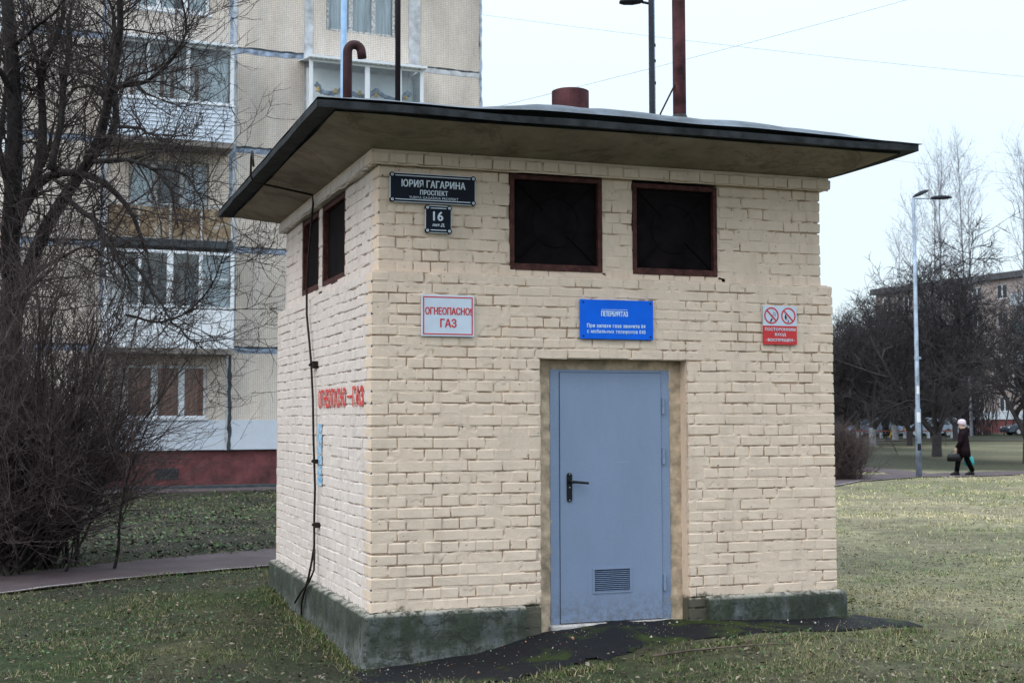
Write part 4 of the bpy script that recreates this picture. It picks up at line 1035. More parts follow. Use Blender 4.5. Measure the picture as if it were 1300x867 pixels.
for x, wd, mt_ in ((BX[0] + .06, 0.12, 'seam'), (BX[1], 0.17, 'seam'), (BX[2] + 0.05, 0.20, 'seam'), (BX[3] - 0.02, 0.26, 'seam_pale'), (BX[4] - 0.12, 0.36, 'seam_pale'), (BX[5] - 0.04, 0.08, 'seam')):
    for s_ in range(1, 5):
        seam(x - wd / 2, x + wd / 2, ZS[s_] - 0.13, ZS[s_ + 1] - 0.14, M[mt_], y=-0.012)
        if mt_ == 'seam': seam(x - wd * 0.1, x + wd * 0.45, ZS[s_] + 0.1, ZS[s_ + 1] - 0.3, M['seam_pale'], y=-0.015)
for x in (BX[1], BX[2] + 0.02): seam(x - 0.05, x + 0.05, 0.6, 3.2, M['seam_dark'], y=-0.012); seam(x - 0.11, x - 0.05, 0.6, 3.2, M['seam_pale'], y=-0.010)
mb = MB(); mb.box(-4.3, 8.72, -0.06, 30, 14.42, 14.95); mb.build('parapet', M['slab'], apt)

# balconies (protruding one metre); children: slab, frame, panes, front panels
def balcony(x0, x1, zs, kind, dep=1.0):
    y0 = -dep; b_ = MB(); b_.box(x0 - 0.02, x1 + 0.02, y0 - 0.02, 0.0, zs, zs + 0.15, 0.01); bo = b_.build('balcony', M['slab'], apt)
    zp = zs + 0.155; zg = zs + 1.17
    if kind == 'siding':
        zg = zs + 1.13
        for k in range(9):
            h = (zg - zp) / 9; s1_ = MB()
            s1_.prism([(y0 - 0.028, zp + k * h), (y0 - 0.010, zp + (k + 1) * h - 0.004), (y0 + 0.01, zp + (k + 1) * h - 0.004), (y0 + 0.01, zp + k * h)], 0, x0, x1 - 0.05)
            s1_.build('siding_board', M['siding'], bo, fix=True)
        s2_ = MB(); s2_.box(x1 - 0.05, x1 + 0.01, y0 - 0.03, 0, zp, zg); s2_.box(x0 - 0.01, x0 - 0.001, y0 - 0.02, 0, zp, zg); s2_.box(x0 - 0.03, x1 + 0.04, y0 - 0.05, 0.0, zg, zg + 0.03); s2_.build('balcony_trim', M['pvc'], bo)
        top = zs + 2.72; mulls = [(-1.13, 0.06), (-0.10, 0.10)]
    elif kind == 'panels':
        n = 4
        for k in range(n):
            a = x0 + (x1 - x0) * k / n; s1_ = MB(); s1_.box(a + 0.004, x0 + (x1 - x0) * (k + 1) / n - 0.004, y0 - 0.012, y0 + 0.01, zp, zg, 0.003); s1_.build('balcony_panel', M['pvc'], bo)
        s2_ = MB(); s2_.box(x1 - 0.012, x1 + 0.004, y0 + 0.012, 0, zp, zg); s2_.box(x0 - 0.01, x0 - 0.001, y0, 0, zp, zg); s2_.build('balcony_side', M['pvc'], bo)
        top = zs + 2.70; mulls = [(-1.28, 0.08), (-0.51, 0.16), (0.28, 0.09)]
    else:
        zg = zs + 1.2; s1_ = MB(); s1_.box(x0, x1, y0 - 0.012, y0 + 0.01, zp, zg); s1_.box(x0 - .001, x1 + .001, y0 + 0.012, 0, zp, zg); s1_.build('balcony_panel', M['pvc'], bo)
        top = zs + 2.68; mulls = [(x0 + (x1 - x0) * 0.335, 0.10), (x0 + (x1 - x0) * 0.50, 0.14), (x0 + (x1 - x0) * 0.79, 0.08)]
    fw = 0.10; y = y0 - 0.01
    f = MB(); f.box(x0, x0 + fw, y, y + 0.06, zg, top, 0.005); f.box(x1 - fw, x1, y, y + 0.06, zg, top, 0.005)
    f.box(x0 + fw, x1 - fw, y + .001, y + 0.058, top - 0.08, top, 0.005); f.box(x0 + fw, x1 - fw, y - .001, y + 0.058, zg + .031, zg + 0.09, 0.005)
    for mx, mw in mulls: f.box(mx - mw / 2, mx + mw / 2, y + 0.002, y + 0.055, zg + 0.09, top - 0.08, 0.005)
    f.box(x1 - 0.06, x1 - 0.001, -0.07, -0.001, zg, top); f.box(x1 - 0.06, x1 - 0.001, y + 0.061, -0.071, top - 0.07, top); f.box(x1 - 0.06, x1 - 0.001, y + 0.061, -0.071, zg, zg + 0.07)
    if kind == 'panels': f.box(0.325, 0.98, y + 0.006, y + 0.05, zg + 0.80, zg + 0.83)
    fo = f.build('glazing_frame', M['pvc'], bo)
    xs = [x0 + fw] + [q for mx, mw in mulls for q in (mx - mw / 2, mx + mw / 2)] + [x1 - fw]
    for k in range(0, len(xs), 2):
        p = MB(); p.box(xs[k], xs[k + 1], y + 0.025, y + 0.030, zg + 0.09, top - 0.08); p.build('glazing_pane', M['glass'], bo)
    p = MB(); p.box(x1 - 0.03, x1 - 0.025, y + 0.06, -0.07, zg + 0.07, top - 0.07); p.build('glazing_pane', M['glass'], bo)
    r_ = MB(); zr = top + 0.01
    # corrugated roof sheet falling outwards
    n = 48
    for k in range(n + 1):
        xx = x0 - 0.06 + (x1 - x0 + 0.12) * k / n; dz = 0.012 * (1 if k % 2 else -1)
        for yy, zz in ((y0 - 0.12, zr - 0.02), (0.0, zr + 0.16)): r_.v += [(xx, yy, zz + dz), (xx, yy, zz + dz + 0.02)]
    for k in range(n):
        a = 4 * k
        r_.f += [(a + 1, a + 5, a + 7, a + 3), (a, a + 2, a + 6, a + 4), (a, a + 4, a + 5, a + 1)]
    r_.f += [(0, 1, 3, 2), (4 * n, 4 * n + 2, 4 * n + 3, 4 * n + 1)]
    if kind != 'panels':
        e_ = MB(); e_.box(x0 - 0.07, x1 + 0.07, y0 - 0.14, y0 - 0.05, top + 0.005, top + 0.075, 0.004); e_.build('roof_edge_board', M['pvc'], bo)
        l_ = MB(); l_.box(x0 + 0.12, x1 - 0.1, -0.22, -0.20, zg + 0.1, top - 0.06); l_.build('light_inner_wall', M['loggia_lit'], bo)
    if kind != 'panels': r_.build('balcony_roof', M['siding'] if kind == 'siding' else M['pvc'], bo)
    return bo, zg, top
bo, zg, top = balcony(-2.17, 1.11, 8.62, 'siding')
def hanging(x0, x1, z0, z1, y, mat, parent, wv=0.02):
    m_ = MB(); n = max(6, int((x1 - x0) / 0.05))
    for k in range(n + 1): m_.v += [(x0 + (x1 - x0) * k / n, y + wv * math.sin(k * 1.7), z0), (x0 + (x1 - x0) * k / n, y + wv * math.sin(k * 1.7), z1)]
    for k in range(n): m_.f.append((2 * k, 2 * k + 2, 2 * k + 3, 2 * k + 1))
    m_.build('curtain', mat, parent)
hanging(0.42, 0.98, zg + 0.1, top - 0.25, -0.80, M['curtain'], bo)
f_ = MB()
for xa, xb in ((-1.5, -0.62), (-0.45, 0.30)):
    f_.box(xa, xa + 0.09, -0.27, -0.225, zg + 0.1, top - 0.45); f_.box(xb - 0.09, xb, -0.27, -0.225, zg + 0.1, top - 0.45); f_.box(xa, xb, -0.268, -0.226, top - 0.53, top - 0.44)
f_.build('inner_door_frame', M['brownwood'], bo)
bo, zg, top = balcony(-2.17, 1.16, 3.13, 'panels')
hanging(0.34, 1.05, zg + 0.1, top - 0.1, -0.85, M['curtain'], bo)
bd, zg, top = balcony(3.17, 6.47, 8.62, 'plain')
g = MB(); pts = [(3.45 + t_ * 2.8, -0.55 + .02 * math.sin(t_ * 40), 10.72 - 0.24 * abs(math.sin(t_ * 3.0 * math.pi + .3)) ** .8 + 0.10 * (t_ < .05)) for t_ in np.linspace(0, 1, 60)]
g.tube(pts, [0.055 + 0.03 * random.random() for _ in pts], 6); g.build('garland', M['seam'], bd)
g = MB()
for t_ in (0.02, 0.20, 0.45, 0.62, 0.93): x_ = 3.45 + t_ * 2.8; g.tube([(x_, -0.62, 10.62), (x_ + .01, -0.62, 10.50)], [0.03, 0.075], 8)
g.build('garland_bell', simple('yellow_bell', (0.55, 0.35, 0.08), 0.5), bd)
# open balcony with ochre sheets between thin posts
b_ = MB(); b_.box(-2.17, 1.13, -1.02, 0, 5.93, 6.13, 0.01); bo = b_.build('balcony', M['seam_dark'], apt)
for k in range(4):
    a = -2.12 + k * 0.80; s1_ = MB(); s1_.box(a + 0.03, a + 0.77, -1.0, -0.985, 6.16 + .012 * k, 6.96, 0.003); s1_.build('ochre_sheet', M['rustpanel'], bo)
f = MB()
for k in range(5): a = -2.12 + k * 0.80; f.box(a - 0.02, a + 0.02, -1.01, -0.97, 6.13, 7.02)
f.box(-2.14, 1.10, -1.012, -0.968, 7.021, 7.06); f.box(1.08, 1.10, -0.967, 0, 6.13, 6.9); f.build('balcony_rail', M['oldframe'], bo)
# balconies on the side face, seen edge on
for z, mt_ in ((8.62, 'pvc'), (5.90, 'brownwood'), (3.13, 'pvc')):
    b_ = MB(); b_.box(-4.48, -4.205, 0.8, 4.0, z, z + 0.15); bo = b_.build('balcony', M['slab'], apt)
    b_ = MB(); b_.box(-4.50, -4.48, 0.8, 4.0, z + 0.1, z + 1.15); b_.box(-4.479, -4.205, 0.78, 0.80, z + 0.1, z + 1.15); b_.build('balcony_panel', M[mt_], bo)
o = MB(); o.box(-60, 60, -1.6, -0.42, -0.44, -0.405); pv = o.build('pavement', M['path']); pv.location = apt.location; pv.rotation_euler = apt.rotation_euler; meta(pv, kind='structure')

# ================================================================== FAR BUILDING (right)
M['farpanel'] = simple('pinkish_panel', (0.36, 0.30, 0.285), 0.9, 0.2, 0.5)
M['farwhite'] = simple('pale_painted_band', (0.50, 0.55, 0.62), 0.9, 0.15, 0.6)
M['farroof'] = simple('dark_roof_edge', (0.07, 0.07, 0.08), 0.9, 0.2, 0.6)
M['teal'] = simple('teal_balcony_sheet', (0.10, 0.24, 0.26), 0.8, 0.2, 1)
dirv = Vector((82.613 - 84.844, 113.561 - 93.654, 0)); ang = math.atan2(dirv.y, dirv.x)
# local x runs from the far end towards the near end; local -y faces the booth side
fb_ = empty('far_apartment_building', (82.613, 113.561, 0), 'long low pinkish apartment building with dark roof behind the trees at right', 'apartment building', rz=ang + math.pi)
Lb = 62.0
mb = MB(); mb.box(0, Lb, 0.25, 12, -0.5, 14.7); mb.build('building_core', M['farpanel'], fb_)
mb = MB(); mb.box(-0.4, Lb + 0.4, -0.5, 12.5, 14.7, 15.3); mb.build('roof', M['farroof'], fb_)
mb = MB(); mb.box(0, Lb, 0.10, 0.24, -0.5, 1.35); mb.build('red_base', M['redplinth'], fb_)
mb = MB(); mb.box(0, Lb, -0.02, 0.24, 1.36, 2.12); mb.build('pale_band', M['farwhite'], fb_)
nb = 19
for s_ in range(5):
    zf = 1.36 + 2.68 * s_
    mb = MB(); x_ = 0.0
    z0, z1 = (zf + 0.77 if s_ else zf + 0.761), zf + 2.17
    for k in range(nb):
        a = 1.0 + k * 3.2; mb.box(x_, a, 0.0, 0.24, z0, z1); x_ = a + 1.35
    mb.box(x_, Lb, 0.0, 0.24, z0, z1); mb.box(0, Lb, 0.0, 0.24, z1 + .001, zf + 2.68 + 0.76 if s_ < 4 else 14.69)
    mb.build('wall', M['farpanel'], fb_)
    for k in range(nb):
        a = 1.0 + k * 3.2
        if s_ and k % 4 == 2:
            bb_ = MB(); bb_.box(a - 0.6, a + 2.2, -1.0, 0.0, zf - 0.1, zf + 0.05); bb_.box(a - 0.6, a + 2.2, -1.0, -0.95, zf + 0.06, zf + 1.05); bb_.build('balcony', M['teal'] if (k + s_) % 3 == 0 else M['farwhite'], fb_)
        f = MB(); f.box(a, a + 0.08, 0.06, 0.14, z0, z1); f.box(a + 1.27, a + 1.35, 0.06, 0.14, z0, z1); f.box(a + 0.62, a + 0.72, 0.06, 0.14, z0, z1); f.box(a + 0.08, a + 0.62, 0.061, 0.139, z1 - 0.08, z1); f.box(a + 0.72, a + 1.27, 0.061, 0.139, z1 - 0.08, z1); f.box(a + .08, a + 1.27, 0.059, 0.139, z0, z0 + 0.08)
        fo = f.build('window', M['pvc'], fb_)
        p = MB(); p.box(a + 0.08, a + 1.27, 0.10, 0.115, z0 + 0.08, z1 - 0.08); p.build('pane', M['darkglass'] if 'darkglass' in M else M.setdefault('darkglass', simple('dark_window_glass', (0.02, 0.024, 0.03), 0.1, 0.2, 0.4)), fo)

# ================================================================== TREES
def norm(a): return a / (np.linalg.norm(a, axis=-1, keepdims=True) + 1e-12)
class Twigs:
    """collects straight wood segments and writes them as one prism mesh"""
    def __init__(s): s.a = []; s.b = []; s.r0 = []; s.r1 = []
    def add(s, a, b_, r0, r1): s.a.append(a); s.b.append(b_); s.r0.append(r0); s.r1.append(r1)
    def build(s, name, mat, parent, n=3):
        a = np.vstack(s.a); b_ = np.vstack(s.b); r0 = np.concatenate(s.r0); r1 = np.concatenate(s.r1)
        d = norm(b_ - a); ref = np.where(np.abs(d[:, 2:3]) > 0.9, np.array([[1.0, 0, 0]]), np.array([[0, 0, 1.0]]))
        u = norm(np.cross(d, ref)); v = np.cross(d, u); V = []
        for k in range(n):
            th = 2 * math.pi * k / n; q = u * math.cos(th) + v * math.sin(th)
            V.append(a - d * 0.3 * r0[:, None] + q * r0[:, None]); 
        for k in range(n):
            th = 2 * math.pi * k / n; q = u * math.cos(th) + v * math.sin(th)
            V.append(b_ + q * r1[:, None])
        V = np.stack(V, 1).reshape(-1, 3); m_ = len(a); base = (np.arange(m_) * 2 * n)[:, None]
        F_ = np.vstack([base + np.array([[k, (k + 1) % n, n + (k + 1) % n, n + k]]) for k in range(n)])
        return np_mesh(name, V, F_, mat, parent, smooth=True)

def grow(tw, p, d, ln, r, nseg, wig, trop, taper=0.35, grav=None):
    """vectorised walk of many shoots; returns node positions, directions and radii along them"""
    P = [p]; D = [d]; Rr = [r]
    for k in range(nseg):
        d = d + rng.normal(0, wig, d.shape); d[:, 2] += trop if np.isscalar(trop) else trop[k]
        d = norm(d); q = p + d * (ln / nseg)[:, None]; t0 = 1 - (1 - taper) * k / nseg; t1 = 1 - (1 - taper) * (k + 1) / nseg
        tw.add(p, q, r * t0, r * t1); p = q; P.append(p); D.append(d); Rr.append(r * t1)
    return np.stack(P, 1), np.stack(D, 1), np.stack(Rr, 1)

def spawn(P, D, Rr, n, lo, ang, rscale, rmin):
    """pick n side shoots from the nodes of earlier shoots"""
    m_, k, _ = P.shape
    i = rng.integers(0, m_, n); t_ = rng.uniform(lo, 1, n) * (k - 1.001); j = t_.astype(int); f = (t_ - j)[:, None]
    p = P[i, j] * (1 - f) + P[i, j + 1] * f; d = D[i, j]
    s_ = norm(np.cross(d, rng.normal(0, 1, d.shape))); an = np.radians(rng.normal(ang, 14, n))[:, None]
    d2 = norm(d * np.cos(an) + s_ * np.sin(an)); r = np.maximum(Rr[i, j] * rscale, rmin)
    return p, d2, r

def limb_nodes(pts, r0, r1, k=14):
    P = dense([(a, b2, c2) for a, b2, c2 in pts], 0.12) if False else None
    A = np.array(pts, float); seg = np.linalg.norm(np.diff(A, axis=0), axis=1); cum = np.concatenate([[0], np.cumsum(seg)]); tt = np.linspace(0, cum[-1], k)
    Q = np.stack([np.interp(tt, cum, A[:, c2]) for c2 in range(3)], 1)
    Q[1:-1] = Q[1:-1] * 0.5 + 0.25 * (Q[:-2] + Q[2:])
    Dn = norm(np.gradient(Q, axis=0)); Rn = np.linspace(r0, r1, k); return Q, Dn, Rn

# --- the old apple-like tree at the left
LIMBS = [
    (0.17,0.07,[(-2.53, 9.45, -0.5), (-2.58, 9.37, 1.12), (-2.61, 9.27, 2.76), (-2.6, 9.21, 3.79), (-2.58, 9.14, 4.82), (-2.61, 9.1, 5.64), (-2.67, 9.07, 6.46), (-2.74, 9.03, 7.48)]),
    (0.085,0.02,[(-2.6, 9.25, 3.4), (-2.57, 9.19, 3.89), (-2.44, 9.0, 4.23), (-2.31, 8.83, 4.44), (-2.11, 8.63, 4.56), (-1.87, 8.43, 4.55), (-1.61, 8.23, 4.46), (-1.45, 8.06, 4.34), (-1.24, 7.88, 4.09), (-1.11, 7.74, 3.82), (-1.01, 7.61, 3.45)]),
    (0.11,0.025,[(-2.6, 9.29, 2.56), (-2.33, 9.0, 3.54), (-2.1, 8.76, 4.04), (-1.87, 8.53, 4.41), (-1.66, 8.31, 4.69), (-1.51, 8.11, 4.94), (-1.48, 7.96, 5.28), (-1.47, 7.8, 5.59), (-1.36, 7.62, 5.83), (-1.35, 7.46, 6.3), (-1.39, 7.32, 6.78), (-1.45, 7.2, 7.3)]),
    (0.055,0.015,[(-1.6, 8.16, 4.74), (-1.4, 8.12, 5.0), (-1.35, 8.13, 5.23), (-1.38, 8.17, 5.54), (-1.46, 8.23, 5.73), (-1.44, 8.24, 6.14), (-1.39, 8.24, 6.56), (-1.55, 8.32, 6.97)]),
    (0.075,0.02,[(-2.46, 9.03, 4.16), (-2.25, 9.04, 4.66), (-2.23, 9.12, 5.38), (-2.31, 9.23, 5.99), (-2.22, 9.3, 6.26), (-2.04, 9.35, 6.46), (-2.02, 9.44, 6.86), (-1.99, 9.51, 7.51)]),
    (0.03,0.012,[(-2.31, 9.39, 6.03), (-2.4, 9.6, 6.52), (-2.51, 9.83, 6.9), (-2.56, 10.03, 7.51)]),
    (0.05,0.015,[(-2.12, 8.56, 4.58), (-2.01, 8.77, 5.2), (-2.0, 9.01, 5.77), (-1.9, 9.23, 6.26), (-1.96, 9.51, 6.65), (-1.85, 9.72, 7.16), (-1.8, 9.96, 7.68)]),
    (0.026,0.01,[(-1.39, 7.61, 5.48), (-1.06, 7.36, 5.49), (-0.87, 7.14, 5.63), (-0.68, 6.91, 5.84), (-0.62, 6.74, 6.05), (-0.71, 6.61, 6.34), (-0.76, 6.47, 6.58)]),
    (0.018,0.006,[(-1.4, 7.83, 5.46), (-1.24, 7.55, 5.6), (-0.98, 7.25, 5.63), (-0.78, 6.96, 5.72)]),
    (0.018,0.006,[(-1.37, 7.61, 5.49), (-1.21, 7.28, 5.48), (-0.96, 6.93, 5.42), (-0.76, 6.61, 5.28), (-0.69, 6.32, 5.16)]),
    (0.024,0.008,[(-1.37, 7.64, 5.0), (-1.18, 7.22, 4.91), (-0.99, 6.81, 4.75), (-0.82, 6.41, 4.49)]),
    (0.034,0.008,[(-1.62, 7.96, 4.6), (-1.36, 7.64, 4.59), (-1.16, 7.34, 4.52), (-0.91, 7.03, 4.34), (-0.76, 6.76, 4.02), (-0.75, 6.55, 3.61)]),
    (0.018,0.006,[(-1.02, 7.12, 4.4), (-0.82, 6.9, 4.38), (-0.6, 6.67, 4.24), (-0.48, 6.48, 3.99), (-0.46, 6.33, 3.69)]),
    (0.04,0.012,[(-1.98, 8.32, 4.25), (-1.83, 8.07, 4.02), (-1.62, 7.8, 3.84), (-1.52, 7.56, 3.62), (-1.38, 7.32, 3.38), (-1.23, 7.08, 2.96)]),
    (0.02,0.007,[(-1.24, 7.06, 3.29), (-0.98, 6.71, 2.84), (-0.78, 6.38, 2.48), (-0.51, 6.02, 2.19)]),
    (0.022,0.008,[(-1.5, 8.49, 5.58), (-1.61, 8.8, 5.77), (-1.84, 9.17, 5.8), (-1.99, 9.51, 5.73)]),
    (0.024,0.008,[(-1.44, 8.46, 5.75), (-1.61, 8.72, 6.04), (-1.81, 8.99, 6.2), (-1.95, 9.24, 6.36)]),
    (0.05,0.02,[(-2.62, 9.12, 5.5), (-2.72, 8.91, 5.84), (-2.95, 8.74, 6.0), (-3.3, 8.7, 6.5)]),
    (0.03,0.01,[(-2.65, 9.07, 6.25), (-2.4, 8.76, 6.4), (-2.11, 8.44, 6.59), (-1.93, 8.15, 6.78)]),
    (0.03,0.01,[(-2.6, 9.18, 2.55), (-2.34, 8.81, 3.24), (-2.06, 8.46, 3.41), (-1.7, 8.08, 3.58), (-1.47, 7.78, 3.36)]),
    (0.016,0.005,[(-1.27, 7.11, 2.63), (-0.93, 6.79, 2.52), (-0.65, 6.47, 2.6), (-0.45, 6.17, 2.81), (-0.29, 5.88, 3.19), (-0.27, 5.65, 3.42)]),
    (0.07,0.02,[(-2.6, 9.2, 3.2), (-2.95, 9.1, 3.9), (-3.3, 9.3, 4.8), (-3.5, 9.2, 6.2)]),
    (0.05,0.015,[(-2.6, 9.2, 4.3), (-2.8, 9.6, 5.1), (-2.7, 10.2, 6.0), (-2.9, 10.4, 7.2)]),
]
tree1 = empty('bare_tree', (-2.53, 9.45, -0.40), 'big old bare tree with crooked black limbs rising at the left edge', 'tree')
T0 = tree1.location
Qs, Ds, Rs = [], [], []; lm = MB(); tk = MB()
for i, (r0, r1, pts) in enumerate(LIMBS):
    Q, Dn, Rn = limb_nodes(pts, r0, r1, 16)
    Q = Q + (vnoise(np.arange(16) * 0.7, np.full(16, i * 3.1), 91) - 0.5)[:, None] * 0.05 * np.array([1, 0.6, 0.5]) * (np.arange(16) > 0)[:, None]
    (tk if i == 0 else lm).tube([tuple(q - np.array(T0)) for q in Q], list(Rn * 1.0), 8); Qs.append(Q); Ds.append(Dn); Rs.append(Rn)
tk.build('trunk', M['bark'], tree1, smooth=True); lm.build('limbs', M['bark'], tree1, smooth=True)
QA, DA, RA = np.stack(Qs) - np.array(T0), np.stack(Ds), np.stack(Rs)
tw = Twigs()
# thicker limbs and longer ones spawn the most; shoots turn upwards
wts = np.array([max(1, int(18 * np.linalg.norm(np.diff(q, axis=0), axis=1).sum())) for q in QA])
idx = np.concatenate([np.full(w_, i) for i, w_ in enumerate(wts)])
sel = idx
P1, D1, R1 = spawn(QA[sel], DA[sel], np.minimum(RA[sel], 0.03), 620, 0.12, 55, 0.5, 0.007)
keep = P1[:, 2] > 2.2; P1, D1, R1 = P1[keep], D1[keep], np.minimum(R1[keep], 0.014)
A1 = grow(tw, P1, D1, rng.uniform(0.5, 1.5, len(P1)), R1, 8, 0.17, 0.05)
P2, D2, R2 = spawn(*A1, 3000, 0.1, 48, 0.55, 0.0042); A2 = grow(tw, P2, D2, rng.uniform(0.2, 0.75, len(P2)), R2, 6, 0.18, 0.07)
P3, D3, R3 = spawn(*A2, 9500, 0.1, 46, 0.6, 0.0030); A3 = grow(tw, P3, D3, rng.uniform(0.06, 0.30, len(P3)), R3, 3, 0.2, 0.05, 0.6)
P3, D3, R3 = spawn(QA[sel], DA[sel], np.minimum(RA[sel], 0.008), 1500, 0.1, 60, 0.5, 0.0035); grow(tw, P3, D3, rng.uniform(0.08, 0.4, len(P3)), R3, 3, 0.2, 0.05, 0.5)
tw.build('twigs', M['twig'], tree1)

# --- multi-stemmed lilac at its foot
lil = empty('lilac_bush', (-2.45, 7.9, -0.38), 'dense leafless many-stemmed bush spreading beside the path at left', 'bush')
tw = Twigs(); n = 150
base = np.stack([rng.normal(-0.05, 0.30, n), rng.normal(0, 0.30, n), rng.uniform(-0.15, 0.0, n)], 1)
az = rng.uniform(-math.pi, math.pi, n); til = np.abs(rng.normal(0.42, 0.33, n)); til = np.clip(til, 0, 1.0)
d = np.stack([np.cos(az) * np.sin(til), np.sin(az) * np.sin(til), np.cos(til)], 1)
ln = rng.uniform(2.3, 4.1, n) * (1.08 - 0.50 * til)
A = grow(tw, base, d, ln, rng.uniform(0.012, 0.032, n), 14, 0.075, 0.006, 0.2)
tw.build('stems', M['lilac'], lil); tw = Twigs()
P2, D2, R2 = spawn(*A, 2600, 0.22, 34, 0.5, 0.0045); B = grow(tw, P2, D2, rng.uniform(0.5, 1.4, len(P2)), R2, 8, 0.10, 0.03)
P3, D3, R3 = spawn(*B, 8500, 0.1, 36, 0.6, 0.0032); C3 = grow(tw, P3, D3, rng.uniform(0.2, 0.7, len(P3)), R3, 5, 0.12, 0.03, 0.5)
P4, D4, R4 = spawn(*C3, 12500, 0.1, 40, 0.7, 0.0026); grow(tw, P4, D4, rng.uniform(0.06, 0.25, len(P4)), R4, 2, 0.14, 0.03, 0.6)
tw.build('twigs', M['lilac_twig'], lil)

# --- right-hand trees
def orchard(name, h, seed, n1=26):
    """low forked tree; returns meshes of trunk base and crown"""
    global rng
    keep_rng = rng; rng = np.random.default_rng(seed)
    tw = Twigs(); nst = 3 + seed % 2
    az = np.linspace(0, 2 * math.pi, nst + 1)[:-1] + rng.uniform(0, 1, nst); til = rng.uniform(0.45, 0.75, nst)
    d = np.stack([np.cos(az) * np.sin(til), np.sin(az) * np.sin(til), np.cos(til)], 1)
    base = np.zeros((nst, 3)); base[:, 2] = h * 0.11
    S1 = grow(tw, base, d, np.full(nst, h * 0.62), np.full(nst, 0.15), 8, 0.09, 0.07, 0.45)
    P2, D2, R2 = spawn(*S1, n1, 0.25, 48, 0.6, 0.05); S2 = grow(tw, P2, D2, rng.uniform(0.30, 0.5, n1) * h, R2, 8, 0.16, 0.03)
    P3, D3, R3 = spawn(*S2, n1 * 9, 0.15, 46, 0.55, 0.02); S3 = grow(tw, P3, D3, rng.uniform(0.12, 0.28, len(P3)) * h, R3, 6, 0.18, 0.03)
    P4, D4, R4 = spawn(*S3, n1 * 60, 0.1, 44, 0.6, 0.013); S4 = grow(tw, P4, D4, rng.uniform(0.05, 0.14, len(P4)) * h, R4, 4, 0.18, 0.04)
    P5, D5, R5 = spawn(*S4, n1 * 190, 0.1, 42, 0.8, 0.011); grow(tw, P5, D5, rng.uniform(0.03, 0.08, len(P5)) * h, R5, 2, 0.18, 0.03, 0.6)
    root = bpy.data.objects.new('fruit_tree', None); COL.objects.link(root)
    tk = MB(); tk.tube([(0, 0, -0.3), (0, 0, h * 0.05), (0.02, 0.0, h * 0.10), (0.03, 0.01, h * 0.13)], [0.24, 0.19, 0.20, 0.17], 10); tk.build('trunk', M['whitewash'], root)
    tw.build('crown', M['farbark'], root); rng = keep_rng
    return root
def copy_tree(root):
    r = root.copy(); COL.objects.link(r)
    for c2 in list(root.children):
        q = c2.copy(); COL.objects.link(q); q.parent = r
    return r
protos = [orchard('a', 8.0, 11), orchard('b', 8.0, 12), orchard('c', 8.0, 14)]
SPOTS = [  # x, y, scale, rot, label
    (33.7, 38.5, 1.02, 0.3, 'forked dark bare tree whose trunk stands just right of the slim lamp post'),
    (42.3, 55.7, 1.0, 1.4, 'low bare tree with whitewashed trunk nearest the shaggy brown bush'),
    (53.7, 69.7, 1.05, 2.2, 'bare tree with whitewashed trunk between the black-clad figure and the pink-clad figure'),
    (44.4, 55.2, 0.80, 4.0, 'smaller bare tree with dark crown behind the gap between lamp post and walking woman'),
    (54.6, 64.4, 0.92, 2.4, 'bare tree to the right of the walking woman, before the far building'),
    (31.1, 29.9, 0.82, 5.1, 'nearest dark bare tree leaning in from the right edge'),
    (55.2, 76.5, 1.15, 0.9, 'bare tree farthest back, above the low red rail'),
    (57.1, 71.6, 1.10, 2.9, 'bare tree standing behind the slim lamp post'),
    (44.0, 61.4, 0.98, 3.6, 'bare tree half hidden by the brick wall corner'),
]
for i, (x, y, s_, rz, lab) in enumerate(SPOTS):
    o = protos[i] if i < 3 else copy_tree(protos[i % 3])
    o.location = (x, y, gz1(x, y)); o.scale = (s_,) * 3; o.rotation_euler = (0, 0, rz); meta(o, lab, 'tree', 'bare fruit trees on the far lawn')
    if i not in (1, 2):
        for c_o in o.children:
            if c_o.name.startswith('trunk'): c_o.material_slots[0].link = 'OBJECT'; c_o.material_slots[0].material = M['farbark']

def poplar(h, seed):
    global rng
    kr = rng; rng = np.random.default_rng(seed); tw = Twigs()
    S1 = grow(tw, np.array([[0, 0, -0.3]]), np.array([[0.0, 0.0, 1.0]]), np.array([h]), np.array([0.19]), 20, 0.006, 0.03, 0.12)
    P2, D2, R2 = spawn(*S1, 52, 0.22, 38, 0.3, 0.02); S2 = grow(tw, P2, D2, rng.uniform(0.07, 0.20, 52) * h, np.minimum(R2, .05), 7, 0.05, 0.09)
    P3, D3, R3 = spawn(*S2, 360, 0.15, 34, 0.5, 0.012); S3 = grow(tw, P3, D3, rng.uniform(0.03, 0.08, 360) * h, R3, 4, 0.08, 0.08)
    P4, D4, R4 = spawn(*S3, 600, 0.1, 34, 0.6, 0.010); grow(tw, P4, D4, rng.uniform(0.015, 0.05, 600) * h, R4, 2, 0.08, 0.05)
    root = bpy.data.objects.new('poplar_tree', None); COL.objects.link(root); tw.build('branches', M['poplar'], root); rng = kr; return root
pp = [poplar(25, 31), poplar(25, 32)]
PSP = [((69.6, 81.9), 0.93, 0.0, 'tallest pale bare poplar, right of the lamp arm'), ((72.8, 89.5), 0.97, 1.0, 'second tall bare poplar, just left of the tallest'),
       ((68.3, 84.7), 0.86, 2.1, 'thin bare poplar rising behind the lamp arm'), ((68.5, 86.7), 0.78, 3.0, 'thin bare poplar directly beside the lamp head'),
       ((68.4, 80.4), 0.80, 4.0, 'small bare poplar to the right of the tallest'), ((75.3, 82.2), 0.93, 5.0, 'bare poplar cut off by the right edge'), ((64.7, 83.8), 0.64, .5, 'lowest bare poplar left of the lamp post')]
